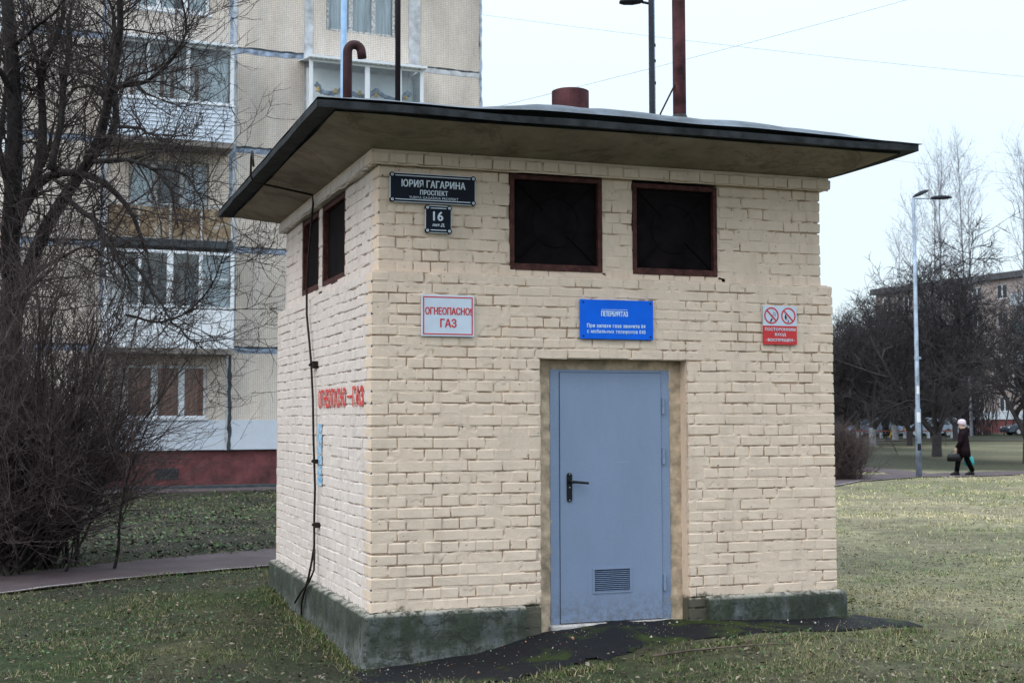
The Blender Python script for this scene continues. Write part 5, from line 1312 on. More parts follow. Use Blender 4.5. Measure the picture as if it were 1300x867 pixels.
for i, ((x, y), s_, rz, lab) in enumerate(PSP):
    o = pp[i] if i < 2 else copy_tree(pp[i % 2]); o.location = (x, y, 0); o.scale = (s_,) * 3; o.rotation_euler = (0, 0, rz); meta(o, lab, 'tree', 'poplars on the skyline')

# far thicket that reads as one mass
tw = Twigs(); n = 1500
tt = rng.uniform(0, 1, n); A0 = np.array([59.0, 88.0]); B0_ = np.array([72.0, 86.0]); cc = A0 + (B0_ - A0) * tt[:, None] + rng.normal(0, 1.8, (n, 2))
hh = 5.5 + 2.8 * vnoise(tt * 9, tt * 0, 77)
p = np.column_stack([cc, np.zeros(n)]); d = norm(np.column_stack([rng.normal(0, .16, n), rng.normal(0, .16, n), np.ones(n)]))
A = grow(tw, p, d, hh * rng.uniform(0.7, 1.15, n), rng.uniform(0.02, 0.045, n), 6, 0.08, 0.02)
P2, D2, R2 = spawn(*A, 9000, 0.12, 42, 0.6, 0.014); B = grow(tw, P2, D2, rng.uniform(0.5, 1.7, 9000), R2, 4, 0.14, 0.02)
P3, D3, R3 = spawn(*B, 18000, 0.1, 42, 0.7, 0.012); grow(tw, P3, D3, rng.uniform(0.2, 0.8, 18000), R3, 2, 0.14, 0.02)
o = tw.build('thicket', M['farbark'], None); meta(o, 'dark leafless thicket closing the view behind the fruit trees', 'thicket', kind='stuff')

# shaggy bush beside the booth's right edge
bs = empty('brown_bush', (18.3, 22.3, gz1(18.3, 22.3)), 'shaggy brown leafless bush beside the path, right against the booth wall edge', 'bush')
tw = Twigs(); n = 700
az = rng.uniform(-math.pi, math.pi, n); til = np.abs(rng.normal(0, 0.5, n))
d = np.stack([np.cos(az) * np.sin(til), np.sin(az) * np.sin(til), np.cos(til)], 1)
A = grow(tw, np.column_stack([rng.normal(0, .26, n), rng.normal(0, .26, n), np.full(n, -0.05)]), d, rng.uniform(0.9, 1.65, n) * np.where(til > .8, .7, 1), np.full(n, 0.007), 6, 0.09, 0.0, 0.4)
P2, D2, R2 = spawn(*A, 4500, 0.2, 34, 0.7, 0.0045); grow(tw, P2, D2, rng.uniform(0.12, 0.5, 4500), R2, 3, 0.14, 0.01, 0.6)
tw.build('stems', bark('brown_bush_bark', (0.045, 0.034, 0.034), (0.14, 0.10, 0.095)), bs)

# ================================================================== STREET LAMPS, POLES, WIRES
M['galv'] = simple('galvanised_pole', (0.27, 0.33, 0.42), 0.5, 0.35, 5, metal=0.2, stretch=(1, 1, 0.6))
M['darkmetal'] = simple('dark_lamp_metal', (0.018, 0.02, 0.028), 0.7, 0.2, 6, spec=0.15)
M['bluepaint'] = simple('light_blue_pole_paint', (0.22, 0.36, 0.56), 0.5, 0.15, 4)
RT = Vector((0.943, -0.333, 0.0))
def lamp_head(mb, p, d, ln, w_, tilt=0.0):
    d = Vector(d).normalized(); s_ = d.cross(Vector((0, 0, 1))).normalized(); u = Vector((0, 0, 1)); R = []
    for t_, wf, hf in ((0, 0.35, 0.4), (0.15, 0.7, 0.75), (0.45, 1.0, 1.0), (0.8, 0.95, 0.8), (1.0, 0.55, 0.3)):
        c = Vector(p) + d * ln * t_ + u * (tilt * ln * t_)
        R.append([tuple(c + s_ * (w_ / 2 * wf * math.cos(a)) + u * (0.085 * hf * (math.sin(a) if math.sin(a) > 0 else 0.5 * math.sin(a)))) for a in np.linspace(0, 2 * math.pi, 13)[:-1]])
    mb.rings(R)
lz = gz1(21.31, 22.8)
lp = empty('street_lamp', (21.31, 22.8, lz), 'slim grey street lamp with two heads beside the path at right', 'street lamp')
mb = MB(); mb.tube([(0, 0, -0.1), (0, 0, 1.9), (0, 0, 1.95), (0, 0, 7.94)], [0.085, 0.08, 0.062, 0.045], 12); mb.build('pole', M['galv'], lp, smooth=True)
mb = MB(); mb.tube([(0, 0, 7.92), tuple(RT * 0.55 + Vector((0, 0, 7.93)))], 0.018, 8); mb.build('arm', M['galv'], lp)
mb = MB(); lamp_head(mb, RT * 0.5 + Vector((0, 0, 7.93)), RT, 0.60, 0.26, 0.03); mb.build('lamp_head', M['darkmetal'], lp)
mb = MB(); lamp_head(mb, RT * 0.0 + Vector((0, 0, 7.97)), RT + Vector((0, 0.2, 0)), 0.46, 0.30, 0.42); mb.build('lamp_head', M['darkmetal'], lp)
mb = MB(); mb.tube([(0, 0, 3.32), (0, 0, 3.42)], 0.075, 10); mb.box(0.05, 0.13, -0.03, 0.03, 3.34, 3.40); mb.build('clamp', M['galv'], lp)
for z, h in ((1.55, 0.28), (2.35, 0.22), (0.75, 0.2)):
    mb = MB(); r_ = 0.0855 if z < 1.9 else 0.0635; A = np.linspace(math.radians(215), math.radians(290), 6)
    b0 = [(r_ * math.cos(a), r_ * math.sin(a)) for a in A]
    mb.v += [(x, y, z) for x, y in b0] + [(x, y, z + h) for x, y in b0]; mb.f += [(k, k + 1, k + 7, k + 6) for k in range(5)]
    mb.build('paper_notice', M['pvc'] if z > 1 else M['darkmetal'], lp)
lz = gz1(6.417, 8.765)
l2 = empty('street_lamp', (6.417, 8.765, lz), 'dark street lamp rising behind the booth roof beside the rusty mast', 'street lamp')
mb = MB(); mb.tube([(0, 0, -0.1), (0, 0, 8.6)], [0.055, 0.042], 12); mb.build('pole', M['darkmetal'], l2, smooth=True)
mb = MB(); mb.tube([(0, 0, 7.96), tuple(-RT * 0.2 + Vector((0, 0, 8.0)))], 0.02, 8); mb.build('arm', M['darkmetal'], l2)
mb = MB(); lamp_head(mb, -RT * 0.12 + Vector((0, 0, 8.0)), -RT, 0.36, 0.2, -0.05); mb.build('lamp_head', M['darkmetal'], l2)
px_, py_ = 6.79, 9.50
l3 = empty('galvanised_pole', (px_, py_, gz1(px_, py_)), 'bright galvanised pole standing right behind the dark lamp above the roof', 'pole')
mb = MB(); mb.tube([(0, 0, -0.1), (0, 0, 9.2)], [0.045, 0.036], 12); mb.build('pole', M['galv'], l3, smooth=True)
for z in (7.5, 7.25, 6.9):
    mb = MB(); mb.tube([(0, 0, z), (0, 0, z + 0.04)], 0.047, 10); mb.build('clamp', M['darkmetal'], l3)
l4 = empty('light_blue_pole', (1.753, 9.028, gz1(1.753, 9.028)), 'light blue pole behind the booth roof beside the gooseneck pipe', 'pole')
mb = MB(); mb.tube([(0, 0, -0.1), (0, 0, 9.0)], [0.05, 0.042], 12); mb.build('pole', M['bluepaint'], l4, smooth=True)
M['cable'] = simple('thin_overhead_cable', (0.42, 0.47, 0.52), 0.7, 0.05, 1)
WIRES = [((-2.0, 38.5, 8.6), (35.0, 23.9, 18.4), 'thin overhead wire rising to the right above the rusty mast'),
         ((5.0, 46.0, 19.6), (50.0, 29.4, 13.9), 'thin overhead wire falling to the right above the roof'),
         ((28.0, 43.0, 13.7), (60.0, 31.0, 10.6), 'faint overhead wire just above the two-headed street lamp')]
for a, b_, lab in WIRES:
    a = Vector(a); b_ = Vector(b_); pts = []
    for k in range(41):
        t_ = k / 40; q = a.lerp(b_, t_) - a; q.z -= 0.5 * 4 * t_ * (1 - t_); pts.append(tuple(q))
    mb = MB(); mb.tube(pts, 0.009, 4); o = mb.build('overhead_wire', M['cable']); o.location = a; meta(o, lab, 'wire', 'overhead wires across the sky')

# ================================================================== PEOPLE
M['skin'] = simple('skin', (0.50, 0.33, 0.26), 0.6, 0.08, 10)
def person(loc, heading, label, coat, trousers, hat, h=1.6, stride=0.22, coat_hem=0.53, long_hair=None, arm_swing=0.12, hatc=None):
    """standing or walking figure; local +X is forward"""
    r = empty('person', loc, label, 'person', rz=heading); k = h / 1.6
    V, E, Rd = [], [], []
    def add(p, rad, par=None):
        V.append(tuple(q * k for q in p)); Rd.append(rad * k)
        if par is not None: E.append((par, len(V) - 1))
        return len(V) - 1
    pel = add((0, 0, 0.86), 0.12); bel = add((0, 0, 1.0), 0.115, pel); che = add((0.01, 0, 1.18), 0.125, bel); nb_ = add((0.02, 0, 1.33), 0.055, che)
    hd1 = add((0.035, 0, 1.42), 0.07, nb_); hd2 = add((0.045, 0, 1.50), 0.088, hd1); add((0.04, 0, 1.57), 0.06, hd2)
    add((0.12, 0, 1.465), 0.016, hd1)           # nose
    hands = []
    for s_ in (1, -1):
        f = stride * s_
        hip = add((0.0, 0.085 * s_, 0.80), 0.09, pel); kn = add((f * 0.62 + 0.03, 0.09 * s_, 0.44), 0.06, hip)
        an = add((f - (0.03 if s_ < 0 else 0), 0.09 * s_, 0.09 + (0.03 if s_ < 0 else 0)), 0.042, kn); he = add((f - 0.02, 0.09 * s_, 0.045), 0.042, an); add((f + 0.15, 0.10 * s_, 0.035), 0.032, he)
        sh = add((0.0, 0.165 * s_, 1.27), 0.062, che); a = -arm_swing * s_
        el = add((a * 0.7 - 0.02, 0.215 * s_, 1.01), 0.046, sh); wr = add((a * 1.3 + 0.04, 0.215 * s_, 0.80), 0.030, el); pa = add((a * 1.4 + 0.05, 0.212 * s_, 0.735), 0.026, wr)
        for j, (dx, l_) in enumerate(((0.030, 0.062), (0.012, 0.072), (-0.006, 0.068), (-0.022, 0.052))):
            q = add((a * 1.4 + 0.05 + dx, 0.205 * s_, 0.70), 0.009, pa); add((a * 1.4 + 0.055 + dx, 0.192 * s_, 0.70 - l_), 0.008, q)
        q = add((a * 1.4 + 0.088, 0.200 * s_, 0.735), 0.010, pa); add((a * 1.4 + 0.105, 0.19 * s_, 0.70), 0.008, q)
        hands.append((a * 1.4 + 0.05, 0.20 * s_, 0.66))
    me = bpy.data.meshes.new('body'); me.from_pydata(V, E, []); o = bpy.data.objects.new('body', me); link(o, r)
    md = o.modifiers.new('skin', 'SKIN'); md.use_smooth_shade = True
    for i, rd in enumerate(Rd): me.skin_vertices[0].data[i].radius = (rd, rd)
    me.skin_vertices[0].data[0].use_root = True
    o.modifiers.new('sub', 'SUBSURF').levels = 1; o.modifiers['sub'].render_levels = 1; me.materials.append(M['skin'])
    def ell(cx, cy, z, rx, ry, n=18, tx=0.0): return [((cx + rx * math.cos(a) + tx) * k, (cy + ry * math.sin(a)) * k, (z + 0.006 * math.sin(3 * a)) * k) for a in np.linspace(0, 2 * math.pi, n + 1)[:-1]]
    c = MB(); c.rings([ell(0.02, 0, 1.375, .07, .075), ell(0.01, 0, 1.345, .095, .115), ell(0, 0, 1.31, .12, .185), ell(0, 0, 1.24, .14, .21), ell(0.01, 0, 1.1, .155, .205), ell(0, 0, .95, .165, .205), ell(0.0, 0, .75, .185, .225), ell(0.0, 0, coat_hem, .205, .24), ell(0, 0, coat_hem + 0.01, .17, .20)])
    for s_ in (1, -1):
        a = -arm_swing * s_
        c.tube([(0.0, 0.15 * s_ * k, 1.275 * k), (a * .35 * k, 0.20 * s_ * k, 1.15 * k), ((a * .7 - .02) * k, 0.222 * s_ * k, 1.01 * k), ((a * 1.3 + .04) * k, 0.218 * s_ * k, 0.80 * k)], [0.082 * k, 0.074 * k, 0.062 * k, 0.052 * k], 10)
    c.tube([(-0.05 * k, 0, 1.33 * k), (-0.105 * k, 0, 1.31 * k), (-0.14 * k, 0, 1.23 * k)], [0.10 * k, 0.095 * k, 0.05 * k], 10)   # hood
    c.build('coat', coat, r, smooth=True)
    tr_ = MB()
    for s_ in (1, -1):
        f = stride * s_
        tr_.tube([(0.0, 0.085 * s_ * k, .84 * k), (f * .3 * k, 0.088 * s_ * k, .62 * k), ((f * .62 + .03) * k, .09 * s_ * k, .44 * k), ((f - (0.03 if s_ < 0 else 0)) * k, .09 * s_ * k, .11 * k)], [0.115 * k, 0.10 * k, 0.082 * k, 0.068 * k], 10)
    tr_.build('trousers', trousers, r, smooth=True)
    b_ = MB()
    for s_ in (1, -1):
        f = stride * s_
        b_.rings([[((f + x + dx * math.cos(a)) * k, (.095 * s_ + w2 * math.sin(a)) * k, z * k) for a in np.linspace(0, 2 * math.pi, 13)[:-1]] for x, dx, w2, z in ((0.05, .135, .048, 0.0), (0.05, .14, .052, 0.03), (0.035, .11, .05, .065), (-0.01, .065, .055, .12), (-.01, .06, .055, .2))])
    b_.build('boots', M['black'], r, smooth=True)
    if hat:
        hb = MB(); hb.rings([[((0.035 + rr2 * math.cos(a)) * k, (rr2 * 0.95 * math.sin(a)) * k, (z + (0.03 * math.cos(a) if z < 1.5 else 0)) * k) for a in np.linspace(0, 2 * math.pi, 17)[:-1]] for rr2, z in ((.100, 1.47), (.118, 1.475), (.122, 1.52), (.118, 1.57), (.095, 1.615), (.05, 1.64), (.01, 1.645))])
        hb.build('hat', hat, r, smooth=True)
    else:
        hb = MB(); hb.rings([[((0.025 + rr2 * math.cos(a)) * k, rr2 * math.sin(a) * k, z * k) for a in np.linspace(0, 2 * math.pi, 15)[:-1]] for rr2, z in ((.06, 1.38), (.088, 1.42), (.098, 1.50), (.098, 1.55), (.07, 1.60), (.02, 1.62))])
        hb.build('hair', long_hair or M['black'], r, smooth=True)
    return r, [tuple(q * k for q in hh_) for hh_ in hands]
heading = math.atan2(0.333 + 0.25, -0.943)
wx, wy = 23.0, 23.0
wo, hands = person((wx, wy, gz1(wx, wy) + 0.025), heading, 'woman in dark plum coat and pale knit hat walking away along the path',
    simple('plum_coat', (0.013, 0.007, 0.010), 0.9, 0.3, 8, spec=0.08), simple('black_trousers', (0.006, 0.006, 0.007), 0.9, 0.2, 8, spec=0.08), simple('pale_pink_knit', (0.62, 0.52, 0.60), 0.9, 0.1, 40, 0.5), h=1.56, arm_swing=-0.14)
def at_person(p, hd, loc): c, s_ = math.cos(hd), math.sin(hd); return (loc[0] + c * p[0] - s_ * p[1], loc[1] + s_ * p[0] + c * p[1], loc[2] + p[2])
# hands[0] is the left hand (+Y), nearer to the camera
hl = at_person(hands[0], heading, (wx, wy, gz1(wx, wy) + 0.025)); hr = at_person(hands[1], heading, (wx, wy, gz1(wx, wy) + 0.025))
hb = empty('handbag', hl, 'black handbag held in the left hand of the woman in the plum coat', 'handbag', rz=heading)
mb = MB(); mb.rings([[(x_ * rx + 0.06, y_ * ry - 0.0, z) for x_, y_ in [(math.copysign(abs(math.cos(a)) ** .6, math.cos(a)), math.copysign(abs(math.sin(a)) ** .6, math.sin(a))) for a in np.linspace(0, 2 * math.pi, 17)[:-1]]] for rx, ry, z in ((.15, .05, -0.25), (.19, .07, -0.235), (.185, .07, -.12), (.15, .045, -.035), (.14, .03, -.03))]); mb.build('bag_body', M['black'], hb, smooth=True)
mb = MB(); mb.tube([(-0.05, 0, -0.05), (-0.02, 0.0, 0.03), (0.03, 0, 0.055), (0.10, 0, 0.03), (0.15, 0, -0.05)], 0.008, 6); mb.build('handle', M['black'], hb)
pb = empty('plastic_bag', hr, 'turquoise plastic carrier bag hanging low beside the legs of the woman', 'plastic bag', rz=heading)
mt_ = simple('turquoise_plastic', (0.03, 0.42, 0.42), 0.4, 0.3, 12)
mb = MB(); mb.rings([[(rx * math.cos(a) * (1 + .12 * math.sin(5 * a)) - 0.02, ry * math.sin(a) * (1 + .1 * math.cos(4 * a)), z) for a in np.linspace(0, 2 * math.pi, 19)[:-1]] for rx, ry, z in ((.06, .03, -0.40), (.12, .07, -0.38), (.135, .08, -.27), (.11, .06, -.16), (.05, .025, -.08), (.02, .012, -.03))]); mb.build('bag_body', mt_, pb, smooth=True)
mb = MB(); mb.tube([(-.04, 0, -.07), (-.01, .0, 0.02), (.02, 0, 0.02), (.03, 0, -.07)], 0.008, 5); mb.build('handle', mt_, pb)
bx, by = 59.0, 78.4
person((bx, by, gz1(bx, by)), 1.2, 'distant figure dressed all in black standing by the low red rail', simple('black_coat', (0.010, 0.010, 0.012), 0.9, 0.1, 3), M['black'], None, h=1.78, stride=0.04, coat_hem=0.45, arm_swing=0.03)
bx, by = 60.5, 77.9
person((bx, by, gz1(bx, by)), 2.6, 'distant figure in pink jacket and black trousers beside a slanted yellow pole', simple('pink_jacket', (0.62, 0.22, 0.26), 0.9, 0.15, 3), M['black'], simple('white_hat', (0.6, 0.6, 0.6), 0.9), h=1.60, stride=0.10, coat_hem=0.80, arm_swing=0.06)

# red rail on white posts, yellow slanted poles
def rail(p0, p1, n, label):
    r = empty('low_rail', (p0[0], p0[1], gz1(*p0)), label, 'railing'); d = Vector((p1[0] - p0[0], p1[1] - p0[1], 0))
    mb = MB(); mb.tube([(0, 0, 0.52), (d.x, d.y, 0.52 + gz1(*p1) - gz1(*p0))], 0.045, 8); mb.build('rail', simple('red_brown_rail_paint', (0.30, 0.075, 0.05), 0.7), r)
    for k in range(n):
        q = d * (k / (n - 1)); mb = MB(); mb.box(q.x - 0.08, q.x + 0.08, q.y - 0.08, q.y + 0.08, -0.3, 0.47, 0.01); mb.build('post', M['farwhite'], r)
rail((52.5, 75.4), (60.6, 72.6), 6, 'low red rail on white posts in front of the parked cars')
for (a, b_, lab) in (((57.413, 75.782, 0.02), (57.9, 75.6, 1.40), 'slanted yellow pole between the black-clad figure and the whitewashed trunk'), ((58.46, 75.42, 0.02), (58.66, 75.28, 1.22), 'slanted yellow pole leaning beside the figure in pink')):
    o = empty('yellow_pole', a, lab, 'pole'); mb = MB(); mb.tube([(0, 0, -0.2), tuple(Vector(b_) - Vector(a))], 0.045, 8); mb.build('pole', simple('yellow_paint', (0.60, 0.32, 0.03), 0.6, 0.1), o)
    mb = MB(); mb.tube([(0, 0, -0.05), (0, 0, 0.12)], [0.12, 0.07], 10); mb.build('foot', M['slab'], o)

# ================================================================== PARKED CARS
M['tyre'] = simple('black_tyre', (0.015, 0.015, 0.016), 0.8, 0.1)
M['carglass'] = simple('dark_car_glass', (0.03, 0.04, 0.05), 0.08, 0.1, 2)
def car(loc, heading, paint, label, L=4.3, estate=False):
    r = empty('parked_car', loc, label, 'car', 'cars parked beyond the lawn', rz=heading); w2 = 0.84
    low = [(-L / 2, 0.30), (-L / 2 - .02, 0.62), (-L / 2 + .06, 0.86), (-L / 2 + .5, 0.93)] + [(L / 2 - 1.35, 0.93), (L / 2 - .45, 0.80), (L / 2 - .08, 0.66), (L / 2, 0.45), (L / 2 - .03, 0.26)]
    def wheelarch(cx): return [(cx + 0.36 * math.cos(a), 0.27 + 0.36 * math.sin(a)) for a in np.linspace(0.05, math.pi - 0.05, 9)]
    prof = low + wheelarch(L / 2 - 0.85) + wheelarch(-L / 2 + 0.80)
    mb = MB(); mb.prism([(x, z) for x, z in prof], 1, -w2, w2); mb.build('body', paint, r, fix=True)
    rear = -L / 2 + (0.18 if estate else 0.55)
    cab = [(rear, 0.92), (rear + (0.2 if estate else 0.55), 1.40), (L / 2 - 2.25, 1.45), (L / 2 - 1.35, 0.92)]
    mb = MB(); c = [Vector((x, 0, z)) for x, z in cab]
    mb.rings([[(x, -w2 + 0.03, z) if z < 1 else (x, -w2 + 0.18, z) for x, z in cab], [(x, w2 - 0.03, z) if z < 1 else (x, w2 - 0.18, z) for x, z in cab]]); cabo = mb.build('cabin_glass', M['carglass'], r, fix=True)
    mb = MB(); mb.box(cab[1][0] - .02, cab[2][0] + .03, -w2 + 0.17, w2 - 0.17, 1.415, 1.475, 0.02)
    for x, z in (cab[1], cab[2]):
        for s_ in (1, -1):
            bz = cab[0] if x == cab[1][0] else cab[3]; mb.tube([(x, s_ * (w2 - .175), 1.44), (bz[0], s_ * (w2 - .02), .92)], 0.03, 6)
    xm = (cab[1][0] + cab[2][0]) / 2
    for s_ in (1, -1): mb.tube([(xm, s_ * (w2 - .17), 1.43), (xm + .05, s_ * (w2 - .02), .92)], 0.03, 6)
    mb.build('roof', paint, r)
    for x in (L / 2 - 0.85, -L / 2 + 0.80):
        for s_ in (1, -1):
            mb = MB(); mb.tube([(x, s_ * (w2 - 0.2), 0.31), (x, s_ * (w2 + 0.01), 0.31)], 0.31, 18); wo_ = mb.build('wheel', M['tyre'], r)
            mb = MB(); mb.tube([(x, s_ * (w2 + 0.008), 0.31), (x, s_ * (w2 + 0.022), 0.31)], 0.19, 12); mb.build('rim', M['steel'], wo_)
    for s_ in (1, -1):
        mb = MB(); mb.box(L / 2 - .12, L / 2 + .0, s_ * .78 - .12 * (s_ > 0), s_ * .78 + .12 * (s_ < 0), .58, .70, .02); mb.build('headlight', M['pvc'], r)
        mb = MB(); mb.box(-L / 2 - .035, -L / 2 + .05, s_ * .80 - .12 * (s_ > 0), s_ * .80 + .12 * (s_ < 0), .62, .80, .02); mb.build('tail_light', M['sign_red'], r)
    return r
CARS = [((59.5, 81.0), 3.0, (0.16, 0.22, 0.32), 'blue-grey parked car seen over the low red rail'), ((63.2, 79.0), 2.9, (0.30, 0.36, 0.44), 'pale silver-blue parked car behind the black-clad figure'),
        ((67.8, 83.5), 2.8, (0.42, 0.44, 0.47), 'silver parked car immediately right of the lamp post'), ((75.5, 82.0), 2.9, (0.05, 0.07, 0.10), 'dark parked car cut by the right edge before the red plinth'),
        ((73.3, 88.3), 1.2, (0.45, 0.50, 0.55), 'pale car showing red tail lights behind the head of the woman')]
for (x, y), hd, c, lab in CARS: car((x, y, gz1(x, y)), hd, simple('car_paint', c, 0.25, 0.05, 1), lab)

# ================================================================== GRASS, LEAVES, CRUMBS
def frustum_points(n, d0, d1, power=1.0, half=23.5):
    u = rng.uniform(0, 1, n); D = d0 * (d1 / d0) ** (u ** power); a = math.radians(19.44) + np.radians(rng.uniform(-half, half, n))
    x = CAM[0] + np.sin(a) * D; y = CAM[1] + np.cos(a) * D; return x, y, D
def clear(x, y, margin=0.02):
    ok = ~((x > -0.075) & (x < W_ + 0.085) & (y > -0.065) & (y < L_ + 0.1))
    e = np.random.default_rng(3).uniform(-0.07, 0.05, len(x))
    ok &= path_dist(x, y) > margin + e
    ok &= ~in_poly(x + e * .5, y - 0.01 + e * .7, APRON)
    lx = (x - 1.431) * 0.998 + (y - 27.551) * 0.061; ly = -(x - 1.431) * 0.061 + (y - 27.551) * 0.998
    ok &= ~((lx > -60) & (lx < 60) & (ly > -1.7) & (ly < 0) & (x < 12)) & ~((lx > -4.3) & (lx < 8.7) & (ly >= -0.5) & (ly < 31))
    return ok
def blades(name, n, d0, d1, h0, h1, w0, label, power=1.0):
    x, y, D = frustum_points(n, d0, d1, power); ok = clear(x, y); x, y, D = x[ok], y[ok], D[ok]
    # tufts: pull each blade towards a clump centre
    cl = vnoise(x, y, 101, 3.2) * 0.6 + vnoise(x, y, 102, 9.0) * 0.4
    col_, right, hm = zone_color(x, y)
    keep = rng.uniform(0, 1, len(x)) < np.clip(0.12 + 3.2 * (cl - 0.36), 0.06, 1) * (1 - 0.45 * hm) * np.clip(2.6 - 3.4 * vnoise(x, y, 4, 0.8), 0.25, 1); x, y, D, cl, col_, right = x[keep], y[keep], D[keep], cl[keep], col_[keep], right[keep]
    n = len(x); h = (h0 + (h1 - h0) * rng.uniform(0, 1, n) ** 1.7) * (0.6 + 0.9 * cl); w2 = w0 * rng.uniform(0.6, 1.4, n) * np.maximum(1, D / 14)
    a = rng.uniform(0, 2 * math.pi, n); la = rng.uniform(0, 2 * math.pi, n); lean = rng.uniform(0.2, 1.5, n) * h
    z = gz(x, y) - 0.004
    b_ = np.stack([x, y, z], 1); s_ = np.stack([np.cos(a), np.sin(a), 0 * a], 1) * w2[:, None] / 2; l_ = np.stack([np.cos(la), np.sin(la), 0 * la], 1)
    mid = b_ + l_ * (lean * 0.35)[:, None] + np.array([0, 0, 1]) * (h * 0.62)[:, None]; tip = b_ + l_ * lean[:, None] + np.array([0, 0, 1]) * h[:, None]
    V = np.stack([b_ - s_, b_ + s_, mid + s_ * 0.7, mid - s_ * 0.7, tip, tip], 1)[:, :5].reshape(-1, 3)
    base = (np.arange(n) * 5)[:, None]; F_ = np.vstack([base + np.array([[0, 1, 2]]), base + np.array([[0, 2, 3]]), base + np.array([[3, 2, 4]])])
    # own pigment: fresh green, olive or straw
    kind = rng.uniform(0, 1, n); straw_p = 0.16 + 0.30 * vnoise(x, y, 8, 1.8) + 0.42 * right * np.clip(0.3 + 1.4 * (vnoise(x, y, 1, 0.35) - .3) + .8 * (vnoise(x, y, 2, 1.4) - .5), 0, 1.1)
    green = np.array([0.055, 0.105, 0.030]); olive = np.array([0.105, 0.125, 0.045]); straw = np.array([0.30, 0.26, 0.155])
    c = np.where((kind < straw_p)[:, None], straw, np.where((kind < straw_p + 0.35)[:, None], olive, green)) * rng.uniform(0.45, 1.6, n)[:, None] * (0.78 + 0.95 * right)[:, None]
    o = np_mesh(name, V, F_, M['blade'], None, col=np.repeat(c, 5, 0)); meta(o, label, 'grass', kind='stuff')
blades('grass', 330000, 6.8, 16.5, 0.010, 0.038, 0.0040, 'short tufted winter grass around the booth', 0.9)
def edge_tufts():
    L0 = []
    for (x0, y0, x1, y1, n, sp_) in ((-0.10, -0.1, -0.12, 4.1, 2600, 0.05), (3.98, 0.1, 4.0, 4.1, 1500, 0.05), (4.1, 0.05, 4.48, -0.38, 120, 0.03), (-0.27, -0.75, 0.6, -1.17, 700, 0.04), (0.6, -1.17, 1.5, -0.89, 700, 0.04), (1.5, -0.88, 4.35, -0.66, 1100, 0.04)):
        t_ = rng.uniform(0, 1, n); L0.append(np.stack([x0 + (x1 - x0) * t_ + rng.normal(0, sp_, n), y0 + (y1 - y0) * t_ + rng.normal(0, sp_, n)], 1))
    for D in PD[:1]:
        D2 = D[D[:, 0] < 3]; tang = np.gradient(D2[:, :2], axis=0); tang /= np.linalg.norm(tang, axis=1)[:, None]; nor = np.stack([-tang[:, 1], tang[:, 0]], 1)
        for sd2 in (-1, 1):
            i = rng.integers(0, len(D2), 4500); L0.append(D2[i, :2] + nor[i] * (sd2 * (D2[i, 2:3] / 2 + np.abs(rng.normal(0.0, 0.05, (len(i), 1))) - 0.03)) + tang[i] * rng.uniform(-.2, .2, (len(i), 1)))
    P = np.vstack(L0); x, y = P[:, 0], P[:, 1]; keep = ~((x > -0.07) & (x < W_ + 0.08) & (y > -0.06) & (y < L_ + 0.1)) & (vnoise(x, y, 131, 4) > 0.3); x, y = x[keep], y[keep]; n = len(x)
    h = rng.uniform(0.015, 0.06, n) * (0.5 + vnoise(x, y, 132, 3)); a = rng.uniform(0, 6.28, n); la = rng.uniform(0, 6.28, n); w2 = 0.0035 * rng.uniform(0.6, 1.5, n)
    b_ = np.stack([x, y, gz(x, y) - 0.005], 1); s_ = np.stack([np.cos(a), np.sin(a), 0 * a], 1) * w2[:, None]; l_ = np.stack([np.cos(la), np.sin(la), 0 * la], 1) * (h * rng.uniform(0.2, 1.2, n))[:, None]; up = np.array([0, 0, 1.0])
    V = np.stack([b_ - s_, b_ + s_, b_ + l_ * 0.35 + up * (h * .6)[:, None] + s_ * .7, b_ + l_ * 0.35 + up * (h * .6)[:, None] - s_ * .7, b_ + l_ + up * h[:, None]], 1).reshape(-1, 3)
    base = (np.arange(n) * 5)[:, None]; F_ = np.vstack([base + np.array([[0, 1, 2]]), base + np.array([[0, 2, 3]]), base + np.array([[3, 2, 4]])])
    pal = np.array([(0.06, 0.11, 0.03), (0.09, 0.13, 0.04), (0.26, 0.22, 0.13), (0.16, 0.15, 0.07)]); c = pal[rng.integers(0, 4, n)] * rng.uniform(0.6, 1.3, n)[:, None]
    meta(np_mesh('edge_grass', V, F_, M['blade'], None, col=np.repeat(c, 5, 0)), 'ragged longer grass along the plinth, apron and path edges', 'grass', kind='stuff')
edge_tufts()
blades('tall_tufts', 14000, 6.9, 16, 0.03, 0.085, 0.0045, 'scattered taller tufts of grass', 0.9)
blades('distant_grass', 200000, 16.5, 42, 0.015, 0.05, 0.006, 'short yellowed grass of the lawn out to the far path', 0.9)

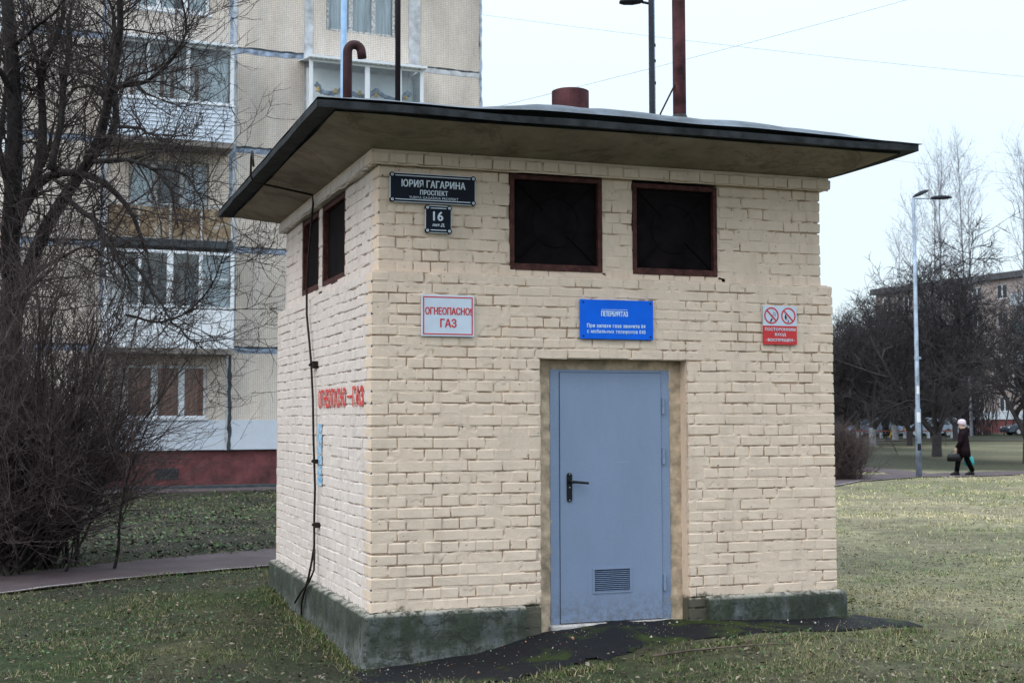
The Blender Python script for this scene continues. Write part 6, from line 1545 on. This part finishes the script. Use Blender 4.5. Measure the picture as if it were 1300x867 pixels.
def leaves(name, n, d0, d1, size, palette, label, pred=None, zlift=0.004, cat='leaves', power=0.9, tilt=0.35):
    x, y, D = frustum_points(n, d0, d1, power); ok = clear(x, y, -0.05)
    if pred is not None: ok &= pred(x, y)
    x, y, D = x[ok], y[ok], D[ok]; n = len(x); s_ = size * rng.uniform(0.5, 1.3, n); a = rng.uniform(0, 2 * math.pi, n)
    nrm = norm(np.stack([rng.normal(0, tilt, n), rng.normal(0, tilt, n), np.ones(n)], 1)); t1 = np.stack([np.cos(a), np.sin(a), 0 * a], 1); t1 = norm(t1 - nrm * (t1 * nrm).sum(1)[:, None]); t2 = np.cross(nrm, t1)
    c = np.stack([x, y, gz(x, y) + zlift + rng.uniform(0, 0.03, n) * (tilt > .3)], 1); s3 = s_[:, None]
    V = np.stack([c - t1 * s3, c - t2 * s3 * 0.5 + nrm * s3 * 0.18, c + t1 * s3, c + t2 * s3 * 0.5 + nrm * s3 * 0.18], 1).reshape(-1, 3)
    base = (np.arange(n) * 4)[:, None]; F_ = base + np.array([[0, 1, 2, 3]])
    pal = np.array(palette); cc = pal[rng.integers(0, len(pal), n)] * rng.uniform(0.6, 1.3, n)[:, None]
    o = np_mesh(name, V, F_, M['litter'], None, col=np.repeat(cc, 4, 0)); meta(o, label, cat, kind='stuff')
brown = [(0.10, 0.070, 0.045), (0.16, 0.115, 0.075), (0.22, 0.18, 0.135), (0.04, 0.03, 0.022), (0.055, 0.042, 0.03), (0.05, 0.04, 0.03), (0.20, 0.17, 0.13), (0.07, 0.055, 0.04)]
leaves('fallen_leaves', 24000, 6.8, 30, 0.019, brown, 'brown fallen leaves scattered over the grass')
bed = lambda x, y: (x < 6) & (y > 6.9 + 0.55 * (x + 0.8))
leaves('ground_cover', 42000, 14, 38, 0.035, [(0.035, 0.07, 0.025), (0.055, 0.10, 0.035), (0.03, 0.05, 0.02), (0.10, 0.15, 0.07), (0.09, 0.075, 0.05), (0.15, 0.13, 0.10), (0.05, 0.04, 0.03)], 'low weeds and dead leaves on the dark bed beyond the path', lambda x, y: bed(x, y) & (vnoise(x, y * 2.2, 121, 0.7) > 0.42), 0.01, 'plants', 1.0, 0.6)
leaves('small_weeds', 9000, 6.8, 18, 0.016, [(0.05, 0.11, 0.03), (0.07, 0.14, 0.05), (0.10, 0.17, 0.09)], 'small broad-leaved weeds among the grass', lambda x, y: vnoise(x, y, 111, 1.1) > 0.55, 0.012, 'plants', 0.9, 0.5)
# crumbs of plaster and stones on and around the apron
n = 420
x = rng.uniform(-0.2, 4.2, n); y = -np.abs(rng.normal(0, 0.42, n)) - 0.03; keep = in_poly(x, y, APRON) | (rng.uniform(0, 1, n) < 0.10); x, y = x[keep], y[keep]; n = len(x)
keep = ~((x > -0.07) & (x < 1.17) & (y > -0.07)) & ~((x > 2.65) & (y > -0.07)); x, y = x[keep], y[keep]; n = len(x)
s_ = rng.uniform(0.002, 0.005, n) * (1 + 1.6 * (rng.uniform(0, 1, n) > 0.95)); zc_ = gz(x, y) + 0.022 + s_ * 0.3
off = np.array([(1, 0, 0), (0, 1, 0), (-1, 0, 0), (0, -1, 0), (0, 0, 1), (0, 0, -1)], float)
V = (np.stack([x, y, zc_], 1)[:, None, :] + off[None] * s_[:, None, None] * rng.uniform(0.6, 1.4, (n, 6, 1))).reshape(-1, 3)
tri = np.array([[0, 1, 4], [1, 2, 4], [2, 3, 4], [3, 0, 4], [1, 0, 5], [2, 1, 5], [3, 2, 5], [0, 3, 5]])
F_ = (np.arange(n)[:, None, None] * 6 + tri[None]).reshape(-1, 3)
pal = np.array([(0.42, 0.38, 0.33), (0.25, 0.24, 0.23), (0.5, 0.47, 0.43), (0.40, 0.22, 0.15)]); cc = pal[rng.integers(0, 4, n)] * rng.uniform(0.4, 1.1, n)[:, None]
o = np_mesh('plaster_crumbs', V, F_, M['litter'], None, col=np.repeat(cc, 6, 0)); meta(o, 'pale plaster crumbs and grit strewn over the asphalt apron', 'crumbs', kind='stuff')
# fallen twig on the grass by the apron
fx, fy = 2.35, -0.95
mb = MB(); mb.tube([(-0.62, -0.05, 0.0), (-0.3, 0.0, 0.012), (0.0, -0.01, 0.02), (0.3, 0.03, 0.014), (0.52, 0.02, 0.006)], [0.010, 0.009, 0.007, 0.006, 0.003], 6); mb.tube([(0.1, 0, 0.018), (0.22, 0.12, 0.03), (0.3, 0.2, 0.02)], [0.005, 0.004, 0.002], 5)
o = mb.build('fallen_branch', simple('weathered_wood', (0.10, 0.07, 0.055), 0.85, 0.4, 12), None, smooth=True); o.location = (fx, fy, gz1(fx, fy) + 0.02); meta(o, 'thin brown fallen branch lying on the grass before the apron', 'branch')
